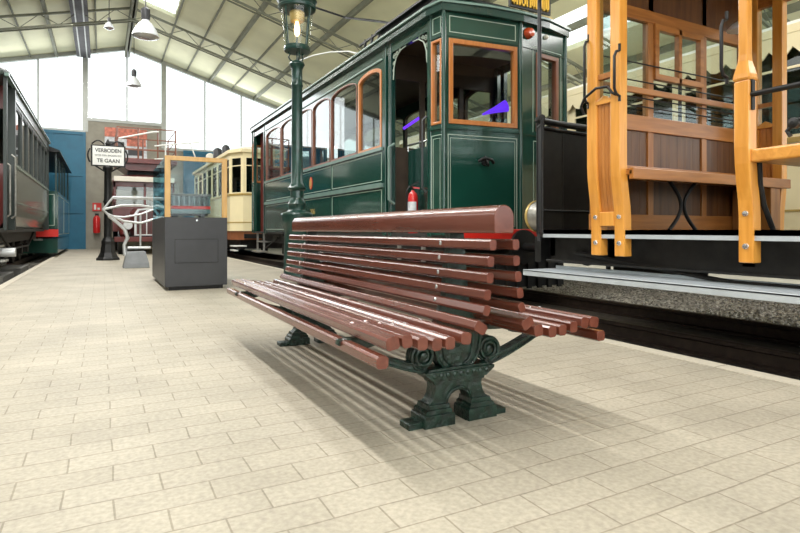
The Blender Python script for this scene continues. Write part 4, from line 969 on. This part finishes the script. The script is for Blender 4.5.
# timber blocks beside the left rail
def block(x0, x1, y0, y1, z0, z1, label):
    o = MB().box(x0, x1, y0, y1, z0, z1).build('timber_block', m_greyw, None, .012); tag(o, label, 'timber block', 'timber blocks by the left track')
block(-1.84, -1.40, 13.1, 14.4, -.155, .055, 'weathered grey timber block under the left tram, farther along the platform')
block(-1.84, -1.40, 10.9, 12.1, -.155, .055, 'weathered grey timber block nearest the left edge of the view')

# ================================================================== LIFT TRUCK
tt = root('tower_lorry', (1.35, 21.8, 0), 'old maroon lorry with a railed lift platform, standing before the grey wall', 'lorry')
tx0, tx1, ty = .32, 2.28, 20.2
cx_ = (tx0 + tx1) / 2
b = MB(); b.box(tx0, tx1, ty + 1.0, ty + 5.6, .75, 1.5)
b.box(tx0 + .02, tx1 - .02, ty + 1.0, ty + 1.06, 1.5, 1.62); b.box(tx0 + .02, tx1 - .02, ty + 1.0, ty + 1.10, 2.28, 2.46)
for x in (tx0 + .02, cx_ - .03, tx1 - .10): b.box(x, x + .08, ty + 1.0, ty + 1.08, 1.5, 2.4)
for x in (tx0 + .02, tx1 - .08): b.box(x, x + .06, ty + 1.0, ty + 5.5, 1.5, 1.75); b.box(x, x + .06, ty + 1.0, ty + 5.5, 2.25, 2.5); [b.box(x, x + .06, ty + 1.0 + q, ty + 1.15 + q, 1.7, 2.3) for q in (1.1, 2.3, 3.5, 4.35)]
b.build('cab', m_maroon, tt, .01)
b = MB(); b.box(tx0 + .1, tx1 - .1, ty + 1.03, ty + 1.04, 1.58, 2.32); b.build('windscreen', m_glt, tt)
sec = [(tx0 - .02, 2.44), (tx1 + .02, 2.44), (tx1, 2.56), (tx1 - .25, 2.68), (cx_, 2.72), (tx0 + .25, 2.68), (tx0, 2.56)]
b = MB(); b.loft([[(x, ty + .85, z if z < 2.5 else z - .08) for x, z in sec], [(x, ty + 1.2, z) for x, z in sec], [(x, ty + 5.6, z) for x, z in sec]]); b.build('roof', m_maroon, tt)
b = MB(); b.box(tx0 + .03, tx1 - .03, ty + .82, ty + 1.0, 2.45, 2.62); b.build('roof_sheen_band', m_creamp, tt, .01)  # pale strip painting the bright reflection on the lorry's roof front
hs = lambda y, k, z1: [(cx_ - .42 * k, y, .62), (cx_ + .42 * k, y, .62), (cx_ + .42 * k, y, z1 - .18), (cx_ + .30 * k, y, z1 - .03), (cx_, y, z1), (cx_ - .30 * k, y, z1 - .03), (cx_ - .42 * k, y, z1 - .18)]
b = MB(); b.loft([hs(ty, .85, 1.48), hs(ty + 1.0, 1.1, 1.58)]); b.build('bonnet', m_maroon, tt)
o1 = [(x, z) for x, _, z in hs(0, .88, 1.52)]; i1 = [(cx_ + (x - cx_) * .82, .66 + (z - .62) * .90) for x, z in o1]
b = MB(); b.ring(o1, i1, 'y', ty - .06, ty); b.box(cx_ - .015, cx_ + .015, ty - .05, ty, .66, 1.45); b.build('radiator_shell', m_silver, tt)
b = MB(); [b.box(cx_ - .30 + .06 * k, cx_ - .285 + .06 * k, ty - .02, ty, .68, 1.36) for k in range(11)]; b.build('radiator_grille', m_black, tt)
for s in (-1, 1):
    b = MB(); b.tube([(cx_ + s * .62, ty + 1.0, .55), (cx_ + s * .64, ty + .8, .86), (cx_ + s * .66, ty + .45, 1.0), (cx_ + s * .68, ty + .12, .90), (cx_ + s * .68, ty - .04, .62)], [.12, .17, .19, .17, .10], 10); b.build('mudguard', m_maroon, tt, smooth=True)
    MB().lathe([(.20, -.10), (.38, -.10), (.40, 0), (.38, .10), (.20, .10)], (cx_ + s * .74, ty + .45, .40), 'x', 26).build('wheel', m_black, tt, smooth=True)
    MB().lathe([(.24, -.12), (.40, -.12), (.42, 0), (.40, .12), (.24, .12)], (cx_ + s * .80, ty + 4.3, .42), 'x', 26).build('wheel', m_black, tt, smooth=True)
    MB().lathe([(.13, -.02), (.14, 0), (.12, .06), (.05, .14)], (cx_ + s * .56, ty - .12, .95), 'y', 20).build('headlamp', m_silver, tt, smooth=True)
b = MB(); b.box(tx0 + .02, tx1 - .02, ty - .16, ty - .10, .42, .58); b.build('bumper', m_maroon, tt, .01)
b = MB(); b.box(cx_ - .5, cx_ + .5, ty, ty + 5.4, .45, .62); b.build('chassis', m_under, tt)
# lift platform
b = MB(); b.box(.40, 2.35, ty + .9, ty + 3.6, 3.10, 3.24); b.prism([(.48, 3.10), (2.27, 3.10), (2.0, 2.86), (.80, 2.86)], 'y', ty + 1.1, ty + 3.4); b.build('lift_deck', m_maroon, tt)
b = MB()
for x, y in ((.45, ty + .95), (1.10, ty + .95), (1.72, ty + .95), (2.30, ty + .95), (.45, ty + 3.55), (2.30, ty + 3.55), (1.4, ty + 3.55)): b.tube([(x, y, 3.2), (x, y, 4.30)], .028, 8)
for z in (3.55, 3.92, 4.30): b.tube([(.45, ty + .95, z), (2.30, ty + .95, z), (2.30, ty + 3.55, z), (.45, ty + 3.55, z)], .02, 8, closed=True)
b.build('lift_railing', m_redwood, tt)
b = MB(); b.tube([(.5, ty + .9, 3.9), (1.5, ty + .9, 4.18), (1.75, ty + .9, 4.22)], .03, 8); b.tube([(1.6, ty + .8, 3.7), (3.1, ty + .8, 3.95)], .026, 8); b.tube([(1.6, ty + .8, 3.25), (3.1, ty + .8, 3.38)], .022, 8); b.tube([(2.75, ty + .8, 3.9), (2.95, ty + .8, 3.36)], .022, 8); b.tube([(1.95, ty + .8, 3.28), (1.95, ty + .8, 3.76)], .022, 8)
b.build('swing_rail', m_white, tt)
b = MB(); b.box(cx_ - .5, cx_ + .5, ty + 1.6, ty + 2.8, 2.68, 2.86); b.build('lift_column', m_black, tt)

# ================================================================== SILVER TUBULAR FRAME
sf = root('tubular_frame', (.75, 13.0, 0), 'silver-painted tubular metal frame on a grey foot, right of the sign post', 'metal frame')
def P(px, py, Y=13.0):
    r = (px - 400) / 558; s_, c_ = math.sin(math.atan(298 / 558)), math.cos(math.atan(298 / 558)); k = (s_ + c_ * r) / (c_ - s_ * r); X = k * Y
    return X, .8 - (py - 230) * (s_ * X + c_ * Y) / 558
H1 = [(113, 197), (103, 209.5), (108, 214), (124, 221), (141, 223), (158, 218), (163, 214), (165.6, 208), (152, 198)]
H1 = [P(*q) for q in H1]; H2 = [P(*q) for q in ((108, 215.6), (124, 217), (141, 214), (160, 207))]; H3 = [P(*q) for q in ((103, 209), (122, 205), (141, 205), (165, 209))]
SL = [P(*q) for q in ((109, 216), (117, 222), (125, 229), (128, 238), (124.5, 245), (126, 256))]
for y, nm in ((13.0, 'front_hoop'), (13.45, 'rear_hoop')):
    b = MB(); b.tube([(x, y, z) for x, z in H1], .022, 8, closed=True); b.tube([(x, y, z) for x, z in H2], .016, 8); b.tube([(x, y, z) for x, z in H3], .016, 8)
    b.build(nm, m_silver, sf, smooth=True)
b = MB()
for x, z in (H1[0], H1[1], H1[7], H1[8], H1[4]): b.tube([(x, 13.0, z), (x, 13.45, z)], .016, 8)
xx, z_ = P(141, 214); x2, z2 = P(141, 248); b.tube([(xx, 13.2, z_), (x2, 13.2, z2)], .018, 8); b.tube([(x2 - .25, 13.2, z2), (x2 + .2, 13.2, z2)], .03, 8)
b.build('crossbar', m_silver, sf)
b = MB(); b.tube([(x, 13.2, z) for x, z in SL], [.03, .035, .04, .04, .035, .05], 10); b.tube([(SL[0][0], 13.0, SL[0][1]), (SL[0][0], 13.45, SL[0][1])], .02, 8); b.build('curved_stem', m_silver, sf, smooth=True)
xf0 = P(124, 255)[0]; xf1 = P(148, 255)[0]
b = MB(); b.loft([[(xf0 - .02, 12.95, 0), (xf1 + .03, 12.95, 0), (xf1 + .03, 13.5, 0), (xf0 - .02, 13.5, 0)], [(xf0, 12.97, .10), (xf1 + .02, 12.97, .10), (xf1 + .02, 13.48, .10), (xf0, 13.48, .10)], [(xf0 + .05, 13.05, .34), (xf1 - .04, 13.05, .34), (xf1 - .04, 13.4, .34), (xf0 + .05, 13.4, .34)]]); b.build('foot', M('mid_grey_paint', (.22, .23, .24), .5), sf, .01)

# ================================================================== SMALL THINGS ON THE FAR WALL
we = root('fire_extinguisher', (-.20, 26.9, .66), 'small red fire extinguisher hanging on the grey far wall by the blue door', 'fire extinguisher')
MB().lathe([(.02, .66), (.13, .68), (.14, .75), (.14, 1.28), (.09, 1.38), (.03, 1.42)], (-.20, 26.84, 0), 'z', 16).build('cylinder', m_redext, we, smooth=True)
box('valve', m_black, we, -.26, -.12, 26.80, 26.86, 1.40, 1.50); box('wall_bracket', m_black, we, -.24, -.16, 26.94, 26.995, .8, 1.2)
sg = root('safety_sign', (-.2, 26.97, 1.6), 'small red safety sign on the far wall above the extinguisher', 'sign')
box('sign_plate', m_redp, sg, -.36, -.02, 26.97, 26.995, 1.6, 1.95)
box('pictogram', m_white, sg, -.30, -.22, 26.96, 26.975, 1.66, 1.88); box('pictogram', m_white, sg, -.17, -.08, 26.96, 26.975, 1.66, 1.75)

# ================================================================== PENDANT LAMPS, CABLES
def pendant(x, y, z, d, label):
    t = root('pendant_lamp', (x, y, z), label, 'ceiling lamp', 'pendant lamps under the roof'); r = d / 2
    MB().lathe([(r, 0), (r * .98, r * .07), (r * .80, r * .5), (r * .55, r * .92), (r * .28, r * 1.2), (r * .24, r * 1.33)], (x, y, z), 'z', 28).build('lamp_shade', m_lampw, t, smooth=True)
    MB().lathe([(r * .97, -.005), (r * .5, -.05), (r * .1, -.06)], (x, y, z), 'z', 28).build('reflector', m_reflect, t, smooth=True)
    MB().lathe([(r * .3, r * 1.3), (r * .33, r * 1.4), (r * .33, r * 2.1), (r * .17, r * 2.25)], (x, y, z), 'z', 14).build('gear_housing', m_dgrey, t, smooth=True)
    MB().tube([(x, y, z + r * 2.2), (x, y, zr(x) - .02)], .012, 6).build('hanger', m_dgrey, t)
pendant(.90, 14.3, 5.32, .60, 'large white bell-shaped ceiling lamp, the nearest of the hanging lamps')
pendant(1.06, 23.2, 6.20, .56, 'white bell-shaped ceiling lamp hanging before the far glazed gable')
pendant(.20, 20.0, 7.22, .30, 'small white ceiling lamp close under the roof, beside the dark ridge beam')
cb = MB(); cb.tube([(3.1, 12.6, 6.45), (3.7, 11.6, 5.7), (4.4, 10.6, 5.15), (4.5, 9.4, 4.7), (4.35, 8.4, 4.3)], .022, 6)
tag(cb.build('overhead_cable', m_black), 'black overhead cable sagging from the roof towards the dark green tram', 'cable')
